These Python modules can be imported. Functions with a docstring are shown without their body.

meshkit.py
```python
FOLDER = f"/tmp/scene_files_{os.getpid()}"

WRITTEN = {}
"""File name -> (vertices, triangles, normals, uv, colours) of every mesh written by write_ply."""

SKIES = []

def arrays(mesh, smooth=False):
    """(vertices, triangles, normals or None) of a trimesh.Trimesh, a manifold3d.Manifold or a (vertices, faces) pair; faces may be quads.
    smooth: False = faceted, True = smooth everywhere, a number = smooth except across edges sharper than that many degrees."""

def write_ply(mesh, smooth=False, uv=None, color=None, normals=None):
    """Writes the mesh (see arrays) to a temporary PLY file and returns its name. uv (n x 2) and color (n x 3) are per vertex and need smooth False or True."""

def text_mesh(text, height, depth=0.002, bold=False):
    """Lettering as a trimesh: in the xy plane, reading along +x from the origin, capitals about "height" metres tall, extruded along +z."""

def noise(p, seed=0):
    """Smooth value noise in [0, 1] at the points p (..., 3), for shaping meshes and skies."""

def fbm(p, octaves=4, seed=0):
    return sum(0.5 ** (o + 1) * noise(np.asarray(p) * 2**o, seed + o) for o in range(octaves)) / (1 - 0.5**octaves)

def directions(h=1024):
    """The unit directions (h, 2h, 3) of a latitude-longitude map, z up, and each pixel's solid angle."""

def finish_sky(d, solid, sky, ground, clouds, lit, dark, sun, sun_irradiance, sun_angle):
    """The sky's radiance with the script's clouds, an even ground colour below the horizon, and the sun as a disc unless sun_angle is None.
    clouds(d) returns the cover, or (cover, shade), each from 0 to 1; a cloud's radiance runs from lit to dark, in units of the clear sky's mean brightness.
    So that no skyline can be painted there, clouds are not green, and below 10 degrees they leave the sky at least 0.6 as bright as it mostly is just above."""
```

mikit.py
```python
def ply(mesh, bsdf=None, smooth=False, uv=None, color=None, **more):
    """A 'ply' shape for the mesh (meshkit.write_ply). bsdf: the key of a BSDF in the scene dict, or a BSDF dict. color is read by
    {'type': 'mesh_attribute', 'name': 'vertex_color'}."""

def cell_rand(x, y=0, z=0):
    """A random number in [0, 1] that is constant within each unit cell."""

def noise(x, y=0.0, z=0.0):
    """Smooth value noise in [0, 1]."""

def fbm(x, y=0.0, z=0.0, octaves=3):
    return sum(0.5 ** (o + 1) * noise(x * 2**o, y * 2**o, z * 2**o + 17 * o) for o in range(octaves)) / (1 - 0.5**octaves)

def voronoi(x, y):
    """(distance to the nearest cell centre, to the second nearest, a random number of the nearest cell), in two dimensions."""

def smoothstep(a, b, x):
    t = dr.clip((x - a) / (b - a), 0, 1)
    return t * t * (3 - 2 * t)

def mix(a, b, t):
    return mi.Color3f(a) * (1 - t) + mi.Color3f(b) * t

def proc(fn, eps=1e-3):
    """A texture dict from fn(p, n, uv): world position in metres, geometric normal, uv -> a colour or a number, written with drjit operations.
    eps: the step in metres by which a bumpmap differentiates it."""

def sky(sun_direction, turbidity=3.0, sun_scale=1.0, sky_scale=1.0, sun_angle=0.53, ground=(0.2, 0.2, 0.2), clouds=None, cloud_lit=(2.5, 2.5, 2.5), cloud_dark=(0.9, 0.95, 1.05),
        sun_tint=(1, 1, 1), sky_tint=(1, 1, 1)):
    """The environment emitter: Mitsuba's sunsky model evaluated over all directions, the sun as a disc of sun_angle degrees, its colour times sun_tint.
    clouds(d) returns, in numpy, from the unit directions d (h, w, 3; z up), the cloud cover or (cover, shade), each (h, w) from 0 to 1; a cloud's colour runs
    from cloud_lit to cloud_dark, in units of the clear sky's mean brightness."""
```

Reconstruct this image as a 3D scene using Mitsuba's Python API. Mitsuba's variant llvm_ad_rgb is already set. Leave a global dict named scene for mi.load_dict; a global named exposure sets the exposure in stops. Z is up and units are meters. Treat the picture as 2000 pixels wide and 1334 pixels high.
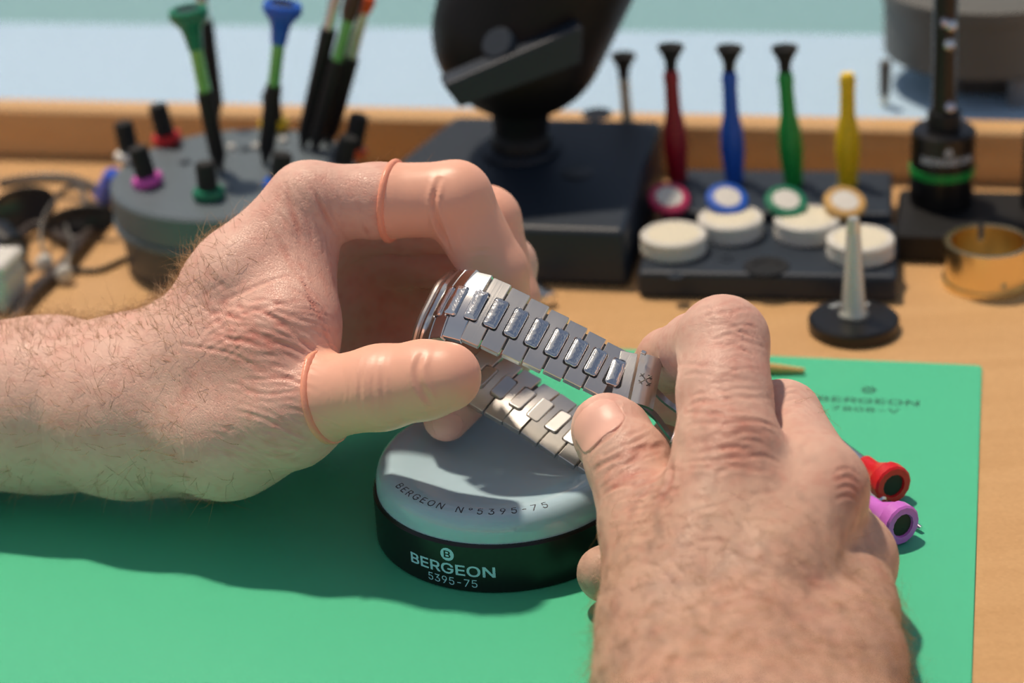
import math, random
import numpy as np, trimesh, manifold3d as m3, shapely.geometry as sg, shapely.affinity as sa
import mitsuba as mi, drjit as dr
import mikit, meshkit
from mikit import proc, noise, fbm, smoothstep, mix, voronoi
from scipy.spatial import cKDTree

random.seed(7)
rng = np.random.default_rng(7)
scene, labels = {'type': 'scene'}, {}
T = mi.ScalarTransform4f

# ------------------------------------------------------------------ camera (all lengths below are millimetres; output in metres)
F = 4200.0                                    # focal length in pixels of the 2000 x 1334 frame
PITCH, ROLL = math.radians(26.2), 0.06
W_ = np.array([0, math.cos(PITCH), -math.sin(PITCH)])
r0, u0 = np.array([1., 0, 0]), np.array([0, math.sin(PITCH), math.cos(PITCH)])
R_ = r0 * math.cos(ROLL) - u0 * math.sin(ROLL)
U_ = u0 * math.cos(ROLL) + r0 * math.sin(ROLL)
def ray(x, y): return W_ + R_ * (x - 1000) / F - U_ * (y - 667) / F
EYE = -656 * ray(988, 1027)                   # the world's origin is the foot of the casing cushion
def at(x, y, d): return EYE + d * ray(x, y)   # a point seen at pixel x, y at the distance d along the view axis
def on(x, y, z=0.0):                          # the point of the height z seen at pixel x, y
    v = ray(x, y); return EYE + v * ((z - EYE[2]) / v[2])
FOCUS = 618.0
APERTURE = 5.0
eye, tgt = EYE / 1000, (EYE + 600 * W_) / 1000
scene['camera'] = {'type': 'thinlens', 'fov': 2 * math.degrees(math.atan(1000 / F)), 'fov_axis': 'x', 'near_clip': 0.02, 'far_clip': 50.0,
                   'aperture_radius': APERTURE / 1000, 'focus_distance': FOCUS / 1000,
                   'to_world': T().look_at(origin=eye.tolist(), target=tgt.tolist(), up=U_.tolist())}
# ------------------------------------------------------------------ light: sun and sky from behind the bench, on the left
SUN = np.array([-0.6 * math.cos(math.radians(68)), 0.8 * math.cos(math.radians(68)), math.sin(math.radians(68))])
def clouds(d):
    n = meshkit.fbm(d * 2.2 + 5, 4, 3)
    return np.clip((n - 0.42) * 4, 0, 1) * 0.8
scene['sky'] = mikit.sky(SUN.tolist(), turbidity=4.0, sun_scale=1.0, sky_scale=1.0, sun_angle=3.2, ground=(0.25, 0.22, 0.2),
                         clouds=clouds, sky_tint=(1.25, 1.0, 0.84), cloud_lit=(1.6, 1.6, 1.6), cloud_dark=(0.8, 0.8, 0.8))
exposure = 1.2

# ------------------------------------------------------------------ materials
def mat(name, d): scene[name] = d; return name
def two(d): return {'type': 'twosided', 'bsdf': d}
def pr(color, rough=0.5, metal=0.0, spec=0.5, **k):
    c = color if isinstance(color, dict) else {'type': 'rgb', 'value': list(color)}
    return {'type': 'principled', 'base_color': c, 'roughness': rough, 'metallic': metal, 'specular': spec, **k}
def srgb(r, g, b):
    c = np.array([r, g, b]) / 255.0
    return np.where(c < 0.04045, c / 12.92, ((c + 0.055) / 1.055) ** 2.4).tolist()
def plain(name, rgb, rough=0.5, metal=0.0, **k): return mat(name, two(pr(srgb(*rgb), rough, metal, **k)))

def wood_fn(p, n, uv):
    a = p.x * 0.97 - p.y * 0.24
    f = fbm(a * 9, p.y * 160, p.z * 160, 3) * 0.6 + fbm(p.x * 900, p.y * 900, p.z * 900, 2) * 0.4
    return mix(srgb(180, 138, 90), srgb(200, 160, 112), f)
mat('m_bench', two(pr(proc(wood_fn), 0.5)))
def rail_fn(p, n, uv):
    f = fbm(p.x * 25, p.y * 200, p.z * 200, 3)
    return mix(srgb(194, 150, 100), srgb(206, 168, 120), f)
mat('m_rail', two(pr(proc(rail_fn), 0.45)))
def mat_bump(p, n, uv): return fbm(p.x * 1500, p.y * 1500, p.z * 100, 2)
mat('m_mat', {'type': 'bumpmap', 'arbitrary': {'type': 'proc', **{k: v for k, v in proc(mat_bump, 1e-4).items() if k != 'type'}}, 'scale': 0.00007,
              'bsdf': two(pr(srgb(76, 186, 144), 0.42, spec=0.4))})
plain('m_print_mat', (30, 92, 72), 0.5)
plain('m_black', (13, 13, 15), 0.32)
plain('m_black_satin', (15, 16, 18), 0.5, spec=0.4)
plain('m_black_rubber', (24, 25, 26), 0.75)
plain('m_print_white', (214, 222, 228), 0.5)
plain('m_print_blue', (168, 214, 230), 0.5)
plain('m_print_dark', (52, 62, 72), 0.5)
mat('m_gel', two(pr(srgb(168, 196, 210), 0.12, spec=0.6, clearcoat=0.5, clearcoat_gloss=0.95)))
plain('m_anodised', (88, 100, 108), 0.42, 0.0, spec=0.6)
plain('m_anodised_dark', (58, 62, 66), 0.45, 0.0, spec=0.6)
plain('m_slate', (33, 43, 55), 0.45, spec=0.4)
plain('m_bowl', (12, 12, 14), 0.5, spec=0.3)
plain('m_white_plastic', (206, 204, 198), 0.45)
plain('m_ivory_pad', (208, 202, 182), 0.6)
plain('m_floor', (120, 116, 110), 0.6)
plain('m_pale_wall', (168, 196, 220), 0.6)
plain('m_teal_wall', (122, 164, 172), 0.6)
plain('m_grey_machine', (92, 92, 88), 0.5)
plain('m_grey_machine_dark', (66, 61, 54), 0.5)
def brushed(name, col, rough, sx, sy, sz, sc):
    def fn(p, n, uv): return fbm(p.x * sx, p.y * sy, p.z * sz, 2)
    return mat(name, {'type': 'bumpmap', 'arbitrary': proc(fn, 5e-5), 'scale': sc, 'bsdf': two(pr(col, rough, 1.0))})
def polish_fn(p, n, uv): return fbm(p.x * 1400, p.y * 500, p.z * 1400, 2)
mat('m_polished', {'type': 'bumpmap', 'arbitrary': proc(polish_fn, 5e-5), 'scale': 0.00002, 'bsdf': two(pr((0.78, 0.78, 0.78), 0.1, 1.0))})
mat('m_chrome', two(pr((0.8, 0.8, 0.8), 0.12, 1.0)))
mat('m_steel', two(pr((0.62, 0.6, 0.68), 0.3, 1.0)))
mat('m_steel_inner', two(pr((0.6, 0.58, 0.56), 0.38, 1.0)))
mat('m_brass', two(pr((0.88, 0.68, 0.36), 0.26, 1.0)))
mat('m_brushed', two(pr((0.58, 0.57, 0.56), 0.34, 1.0)))
COL = dict(red=(200, 24, 32), magenta=(206, 84, 180), purple=(196, 108, 206), green=(8, 116, 84), bright_green=(18, 150, 62), blue=(22, 86, 190), orange=(240, 92, 28),
           yellow=(236, 196, 16), wine=(150, 10, 34), rose=(168, 36, 84), gold=(196, 156, 92), grey=(120, 124, 128), brown=(74, 48, 36), cream=(206, 196, 170), white=(224, 222, 216),
           lime=(112, 176, 96), cap_blue=(64, 104, 226))
for k, v in COL.items(): plain('m_' + k, v, 0.35)

# ------------------------------------------------------------------ helpers
def unit(v): v = np.asarray(v, float); return v / np.linalg.norm(v)
def tm(v, f): return trimesh.Trimesh(np.asarray(v, float), np.asarray(f, int), process=False)
def cat(ms): return trimesh.util.concatenate([m if isinstance(m, trimesh.Trimesh) else from_m3(m) for m in ms])
def from_m3(m):
    q = m.to_mesh(); return tm(q.vert_properties[:, :3], q.tri_verts)
def to_m3(m): return m3.Manifold(m3.Mesh(np.asarray(m.vertices, np.float32), np.asarray(m.faces, np.uint32)))
used = set()
def numbered(k):
    if k not in used: used.add(k); return k
    i = 1
    while f'{k}_{i:03d}' in used: i += 1
    used.add(f'{k}_{i:03d}'); return f'{k}_{i:03d}'
def thing(name, label, category, group=None, kind=None):
    k = numbered(name); labels[k] = {'label': label, 'category': category}
    if group: labels[k]['group'] = group
    if kind: labels[k]['kind'] = kind
    return k
def add(key, mesh, bsdf, smooth=35, **more):
    """one shape entry; mesh in millimetres; key 'thing' as given by thing(), or 'thing__part' (numbered here)"""
    if '__' in key: key = numbered(key)
    color = more.pop('color', None); lab = more.pop('label', None); kind = more.pop('kind', None)
    if lab or kind: labels[key] = {**labels.get(key, {}), **({'label': lab} if lab else {}), **({'kind': kind} if kind else {})}
    if not isinstance(mesh, trimesh.Trimesh): mesh = from_m3(mesh)
    scene[key] = mikit.ply(tm(np.asarray(mesh.vertices) * 0.001, mesh.faces), bsdf, smooth=True if color is not None else smooth, color=color, **more)
    return key
def frame(x=None, z=None, y=None):
    """3x3 with columns x, y, z; give z and a hint x (or the other way round)"""
    if z is not None:
        z = unit(z); x = np.asarray(x if x is not None else ([1, 0, 0] if abs(z[0]) < 0.9 else [0, 1, 0]), float)
        x = unit(x - z * (x @ z)); return np.stack([x, np.cross(z, x), z], 1)
def put(mesh, o, M=None):
    if not isinstance(mesh, trimesh.Trimesh): mesh = from_m3(mesh)
    v = np.asarray(mesh.vertices)
    if M is not None: v = v @ np.asarray(M).T
    return tm(v + np.asarray(o), mesh.faces)
YAW = math.radians(13.4)                       # the bench stands turned by this against the camera's plan direction
E1, E2 = np.array([math.cos(YAW), -math.sin(YAW), 0]), np.array([math.sin(YAW), math.cos(YAW), 0])
BENCH = np.stack([E1, E2, [0, 0, 1]], 1)
def lathe(prof, n=64, a0=0.0, a1=2 * math.pi):
    """prof: list of (r, z), outside upwards; closed where r = 0"""
    ang = np.linspace(0, 2 * math.pi, n, endpoint=False)
    v, f, rings = [], [], []
    for r, z in prof:
        if r < 1e-9: rings.append([len(v)]); v.append([0, 0, z])
        else:
            rings.append(list(range(len(v), len(v) + n))); v += [[r * math.cos(a), r * math.sin(a), z] for a in ang]
    for a, b in zip(rings[:-1], rings[1:]):
        for i in range(n):
            j = (i + 1) % n
            if len(a) == 1 and len(b) == 1: continue
            if len(a) == 1: f.append([a[0], b[j], b[i]])
            elif len(b) == 1: f.append([a[i], a[j], b[0]])
            else: f += [[a[i], a[j], b[j]], [a[i], b[j], b[i]]]
    return tm(v, f)
def rod(a, b, ra, rb=None, n=20, bev=0.0):
    a, b = np.asarray(a, float), np.asarray(b, float); rb = ra if rb is None else rb; L = np.linalg.norm(b - a)
    pf = [(0, 0), (ra, 0), (rb, L), (0, L)] if not bev else [(0, 0), (ra - bev, 0), (ra, bev), (rb, L - bev), (rb - bev, L), (0, L)]
    return put(lathe(pf, n), a, frame(z=b - a))
def along(a, b, prof, n=24): return put(lathe(prof, n), a, frame(z=np.asarray(b) - np.asarray(a)))
def box(sx, sy, sz, b=0.6):
    """chamfered box, centred in x and y, standing on z = 0"""
    p = []
    for x in (-1, 1):
        for y in (-1, 1):
            for z in (0, 1):
                X, Y, Z = x * sx / 2, y * sy / 2, z * sz; s = 1 if z == 0 else -1
                p += [[X - x * b, Y, Z + s * b], [X, Y - y * b, Z + s * b], [X - x * b, Y - y * b, Z]]
    return trimesh.convex.convex_hull(np.array(p))
def hull_pts(p): return trimesh.convex.convex_hull(np.asarray(p, float))
def ring_poly(poly, n=None):
    c = np.array(poly.exterior.coords)[:-1]
    if sg.Polygon(c).exterior.is_ccw is False: c = c[::-1]
    return c
def plate(poly, h, b=0.3, dome=0.0, z0=0.0):
    """extruded outline with chamfered top and bottom edges (no holes); dome lifts the top towards the middle"""
    c = ring_poly(poly); n = len(c)
    d1, d0 = c - np.roll(c, 1, 0), np.roll(c, -1, 0) - c
    n1 = np.stack([d1[:, 1], -d1[:, 0]], 1); n0 = np.stack([d0[:, 1], -d0[:, 0]], 1)
    n1 /= np.linalg.norm(n1, axis=1, keepdims=True); n0 /= np.linalg.norm(n0, axis=1, keepdims=True)
    m = n1 + n0; m /= np.maximum((m * n1).sum(1, keepdims=True), 0.35 * np.linalg.norm(m, axis=1, keepdims=True))
    ins = c - m * b
    L = [np.c_[ins, np.full(n, z0)], np.c_[c, np.full(n, z0 + b)], np.c_[c, np.full(n, z0 + h - b)], np.c_[ins, np.full(n, z0 + h)]]
    v = np.vstack(L); f = []
    for k in range(3):
        for i in range(n):
            j = (i + 1) % n; f += [[k * n + i, k * n + j, (k + 1) * n + j], [k * n + i, (k + 1) * n + j, (k + 1) * n + i]]
    cap_v, cap_f = trimesh.creation.triangulate_polygon(sg.Polygon(ins), engine='earcut')
    base = len(v)
    top = np.c_[cap_v, np.full(len(cap_v), z0 + h)]; bot = np.c_[cap_v, np.full(len(cap_v), z0)]
    ar = np.cross(np.append(cap_v[cap_f[0][1]] - cap_v[cap_f[0][0]], 0), np.append(cap_v[cap_f[0][2]] - cap_v[cap_f[0][0]], 0))[2]
    cf = cap_f if ar > 0 else cap_f[:, ::-1]
    return tm(np.vstack([v, top, bot]), np.vstack([np.array(f), cf + base, cf[:, ::-1] + base + len(top)]))
def rrect(w, h, r, k=5):
    return sg.box(-w / 2 + r, -h / 2 + r, w / 2 - r, h / 2 - r).buffer(r, quad_segs=k)
def tube(pts, rad, sides=8, closed=False):
    p = np.asarray(pts, float); n = len(p); rad = np.broadcast_to(rad, (n,))
    t = (np.roll(p, -1, 0) - np.roll(p, 1, 0)) if closed else np.gradient(p, axis=0)
    t /= np.linalg.norm(t, axis=1, keepdims=True) + 1e-12
    a = np.zeros_like(p); x = np.cross(t[0], [0.31, 0.52, 0.79]); x /= np.linalg.norm(x)
    for i in range(n):
        x = x - t[i] * (x @ t[i]); x /= np.linalg.norm(x); a[i] = x
    b = np.cross(t, a); ang = np.arange(sides) * 2 * np.pi / sides
    v = p[:, None] + rad[:, None, None] * (np.cos(ang)[None, :, None] * a[:, None] + np.sin(ang)[None, :, None] * b[:, None])
    f = []
    for i in range(n if closed else n - 1):
        i2 = (i + 1) % n
        for j in range(sides):
            j2 = (j + 1) % sides; f += [[i * sides + j, i * sides + j2, i2 * sides + j2], [i * sides + j, i2 * sides + j2, i2 * sides + j]]
    if not closed:
        for j in range(1, sides - 1): f += [[0, j + 1, j], [(n - 1) * sides, (n - 1) * sides + j, (n - 1) * sides + j + 1]]
    return tm(v.reshape(-1, 3), f)
def spline(pts, n=40, closed=False):
    from scipy.interpolate import CubicSpline
    p = np.asarray(pts, float)
    if closed: p = np.vstack([p, p[:1]])
    s = np.r_[0, np.cumsum(np.linalg.norm(np.diff(p, axis=0), axis=1))]
    q = CubicSpline(s, p, bc_type='periodic' if closed else 'natural')(np.linspace(0, s[-1], n + (1 if closed else 0)))
    return q[:-1] if closed else q
def text(t, h, depth=0.12, bold=False, wide=1.0):
    m = meshkit.text_mesh(t, h, depth, bold); v = np.asarray(m.vertices).copy(); v[:, 0] *= wide
    v[:, 0] -= (v[:, 0].min() + v[:, 0].max()) / 2
    return tm(v, m.faces)
def refine(m, L):
    v, f = trimesh.remesh.subdivide_to_size(m.vertices, m.faces, L, max_iter=12); return tm(v, f)
def disc_logo(r, depth=0.12):
    """round badge with a cut-out B"""
    b = text('B', r * 1.05, depth * 4, True, 1.25); v = np.asarray(b.vertices).copy(); v[:, 1] -= r * 0.52; v[:, 2] -= depth
    d = m3.Manifold.cylinder(depth, r, r, 40)
    try: return from_m3(d - to_m3(tm(v, b.faces)))
    except Exception: return from_m3(d)
def wrap_cyl(m, R, a0, z0):
    """text plane onto a cylinder: x along the circumference from the angle a0, y up"""
    v = np.asarray(refine(m, 1.2).vertices); f = refine(m, 1.2).faces
    a = a0 + v[:, 0] / R
    return tm(np.stack([(R + v[:, 2]) * np.cos(a), (R + v[:, 2]) * np.sin(a), z0 + v[:, 1]], 1), f)
def wrap_flat(m, R, a0, z):
    """text on a flat ring of radius R (base line), read from outside"""
    mm = refine(m, 1.0); v = np.asarray(mm.vertices)
    a = a0 + v[:, 0] / R; r = R - v[:, 1]
    return tm(np.stack([r * np.cos(a), r * np.sin(a), z + v[:, 2]], 1), mm.faces)

# ------------------------------------------------------------------ the bench, its rail, what lies behind
LB = on(1000, 330)                              # foot of the back rail
bk = thing('workbench', 'tan wooden workbench top on which everything stands', 'workbench')
d_rail = (on(1920, 362) @ E2 + on(0, 304) @ E2) / 2
RAIL_H, RAIL_T = 23.0, 14.0
add(bk, put(box(1400, 900, 30, 1.0), E2 * (d_rail + RAIL_T - 450) + [0, 0, -30.0], BENCH), 'm_bench')
add('floor', put(box(4000, 4000, 40, 1), [0, 0, -800], BENCH), 'm_floor'); labels['floor'] = {'kind': 'structure', 'label': 'grey floor under the workbench'}
rk_ = thing('back_rail', 'raised wooden rail along the back edge of the workbench, in front of the sill', 'rail')
add(rk_, put(box(1400, RAIL_T, RAIL_H, 1.6), E2 * (d_rail + RAIL_T / 2), BENCH), 'm_rail')
sill_y = d_rail + RAIL_T
def trim(name, mesh, m, lab): add(name, mesh, m); labels[name] = {'kind': 'structure', 'label': lab}
trim('trim_1', put(box(1600, 116, 40, 1.5), E2 * (sill_y + 58.5) + [0, 0, RAIL_H - 43], BENCH), 'm_pale_wall', 'pale blue window sill behind the workbench')
trim('trim_2', put(box(1800, 300, 36, 1.5), E2 * (sill_y + 268) + [0, 0, RAIL_H - 40.5], BENCH), 'm_teal_wall', 'grey teal ledge beyond the pale sill')
trim('wall_back', put(box(1800, 20, 190, 1.0), E2 * (sill_y + 430) + [0, 0, RAIL_H - 43], BENCH), 'm_teal_wall', 'low grey teal wall behind the ledge')

# green mat
mk = thing('bench_mat', 'green rubber bench mat lying on the wooden workbench under the cushion', 'mat')
MC = on(1918, 718)                              # far right corner
MW, ML, MH = 400.0, 300.0, 1.0
mo = MC - E1 * MW / 2 - E2 * ML / 2
add(mk + '__sheet', put(plate(rrect(MW, ML, 2.0), MH, 0.3), mo * [1, 1, 0], BENCH), 'm_mat')
tp = on(1693, 786, MH)
add(mk + '__lettering', put(text('BERGEON', 3.4, 0.05, True, 1.55), on(1695, 788, MH - 0.02), BENCH), 'm_print_mat', False, label='dark printed maker name')
add(mk + '__lettering', put(text('7808-V', 2.8, 0.05, True, 1.5), on(1690, 804, MH - 0.02), BENCH), 'm_print_mat', False, label='dark printed number')
add(mk + '__emblem', put(disc_logo(2.4, 0.05), on(1697, 762, MH - 0.02), BENCH), 'm_print_mat', False, label='round printed B badge')

# ------------------------------------------------------------------ casing cushion
ck = thing('casing_cushion', 'round casing cushion with glossy grey gel top in a black ring below the watch', 'cushion')
z0 = MH
add(ck + '__base_ring', put(lathe([(0, 0), (38.6, 0), (39.3, .7), (39.3, 15.2), (38.7, 15.9), (38.2, 15.9), (38.2, 12), (0, 12)], 128), [0, 0, z0]), 'm_black', 40)
gel = [(0, 12.2), (38.0, 12.2), (38.15, 15.5), (38.1, 18.5), (37.6, 21.0), (36.6, 22.9), (35.0, 24.2), (33.2, 24.6), (31, 24.4), (27, 23.4), (21, 21.8), (14, 20.8), (7, 20.3), (0, 20.1)]
from scipy.interpolate import PchipInterpolator
gp = np.array(gel[2:]); ss = np.r_[0, np.cumsum(np.linalg.norm(np.diff(gp, axis=0), axis=1))]
gs = np.linspace(0, ss[-1], 60); gr = np.c_[PchipInterpolator(ss, gp[:, 0])(gs), PchipInterpolator(ss, gp[:, 1])(gs)]; gr[-1, 0] = 0
gelp = gel[:2] + [tuple(x) for x in gr]
add(ck + '__gel_pad', put(lathe(gelp, 128), [0, 0, z0]), 'm_gel', 60, label='translucent grey gel pad with a dished top')
A0 = math.radians(-90 - 25.2)
add(ck + '__lettering', put(wrap_cyl(text('BERGEON', 3.3, 0.08, True, 1.32), 39.27, A0, 5.6), [0, 0, z0]), 'm_print_blue', False, label='pale blue printed maker name')
add(ck + '__lettering', put(wrap_cyl(text('5395-75', 2.5, 0.08, False, 1.05), 39.27, A0 + 0.012, 1.9), [0, 0, z0]), 'm_print_blue', False, label='pale blue printed number')
add(ck + '__emblem', put(wrap_cyl(disc_logo(2.15, 0.08), 39.27, A0 - 0.01, 12.0), [0, 0, z0]), 'm_print_blue', False, label='pale blue round B badge')
gz = lambda r: float(np.interp(r, gr[::-1, 0], gr[::-1, 1]))
s = 'BERGEON N°5395-75'
def gel_text():
    ms = []; ang = math.radians(-90 - 63.5); adv = 0
    for ch, gap in zip(s, [1.0] * 7 + [1.55] + [1.5] * 9):
        if ch == ' ': ang += 3.0 / 34; continue
        m = text(ch, 2.3, 0.05, False, 1.15); wd = np.ptp(m.vertices[:, 0])
        ang += (wd / 2) / 34; q = wrap_flat(m, 35.2, ang, 0); v = np.asarray(q.vertices).copy()
        v[:, 2] += np.array([gz(r) for r in np.hypot(v[:, 0], v[:, 1])]) - 0.01
        ms.append(tm(v, q.faces)); ang += (wd / 2 + gap) / 34
    return cat(ms)
add(ck + '__lettering', put(gel_text(), [0, 0, z0]), 'm_print_dark', False, label='dark curved lettering on the gel')

# ------------------------------------------------------------------ hands: one distance field per arm, meshed by surface nets
def J(x, y, d, r): return np.r_[at(x, y, d), r * d / F]          # joint: seen at pixel x, y, distance d, radius r in pixels there
def cap(p, a, b):
    ab = b[:3] - a[:3]; L2 = ab @ ab; q = p - a[:3]
    t = np.clip((q @ ab) / L2, 0, 1)
    w = q - t[:, None] * ab
    return np.sqrt(np.einsum('ij,ij->i', w, w)) - (a[3] + (b[3] - a[3]) * t)
FAR = 18.0
def far(a, b, c, R):                              # capsule certainly too far from the ball c, R to matter
    ab = b[:3] - a[:3]; t = min(1, max(0, (c - a[:3]) @ ab / (ab @ ab)))
    return np.linalg.norm(c - a[:3] - t * ab) - R - max(a[3], b[3]) > FAR
def smin(a, b, k):
    h = np.maximum(k - np.abs(a - b), 0) / k
    return np.minimum(a, b) - h * h * k * 0.25
class Hand:
    def __init__(s, palm, fingers, kp=8.0, kf=5.0, kc=2.5, bumps=()):
        s.palm, s.fingers, s.kp, s.kf, s.kc, s.bumps = palm, fingers, kp, kf, kc, bumps
        pts = np.array([j for c in palm for j in c] + [j for c in fingers for j in c])
        s.lo, s.hi = (pts[:, :3] - pts[:, 3:]).min(0) - 3, (pts[:, :3] + pts[:, 3:]).max(0) + 3
    def chains(s, p, cs, k, c, R):
        d = None
        for q in cs:
            for a, b in zip(q[:-1], q[1:]):
                if far(a, b, c, R): continue
                e = cap(p, a, b); d = e if d is None else smin(d, e, k)
        return np.full(len(p), FAR) if d is None else d
    def ball(s, p):
        c = (p.min(0) + p.max(0)) / 2; return c, np.sqrt(((p - c) ** 2).sum(1).max())
    def fpalm(s, p): return s.chains(p, s.palm, s.kp, *s.ball(p))
    def ffinger(s, p, i): return s.chains(p, [s.fingers[i]], s.kc, *s.ball(p))
    def f1(s, p):
        c, R = s.ball(p); dp = s.chains(p, s.palm, s.kp, c, R); out = dp
        for i in range(len(s.fingers)):
            if all(far(a, b, c, R) for a, b in zip(s.fingers[i][:-1], s.fingers[i][1:])): continue
            e = smin(dp, s.chains(p, [s.fingers[i]], s.kc, c, R), s.kf)
            out = e if out is dp else smin(out, e, 0.9)
        for q, r, amp in s.bumps:                                  # soft bulges (knuckles, pads): amp in mm
            if np.linalg.norm(c - q) - R < 3 * r: out = out - amp * np.exp(-((p - q) ** 2).sum(1) / (r * r))
        return out
    def f(s, p):
        if len(p) <= 6000: return s.f1(p)
        return np.concatenate([s.f1(q) for q in np.array_split(p, len(p) // 4000)])
    def hits(s, xy, d0=480):
        """the first points of the skin seen at these pixels (nan where there is none)"""
        V = np.array([ray(x, y) for x, y in xy]); L = np.linalg.norm(V, axis=1); t = np.full(len(V), float(d0)); live = np.ones(len(V), bool)
        for _ in range(160):
            k = np.nonzero(live)[0]
            if not len(k): break
            e = s.f1(EYE + t[k, None] * V[k]); done = e < 0.03; t[k[~done]] += 0.85 * np.minimum(e[~done], FAR * .8) / L[k[~done]]
            live[k[done]] = False; live[t > 900] = False
        P = EYE + t[:, None] * V; P[(t > 900) | live] = np.nan; return P
    def hit(s, x, y):
        p = s.hits([(x, y)])[0]; return None if np.isnan(p[0]) else p
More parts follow.
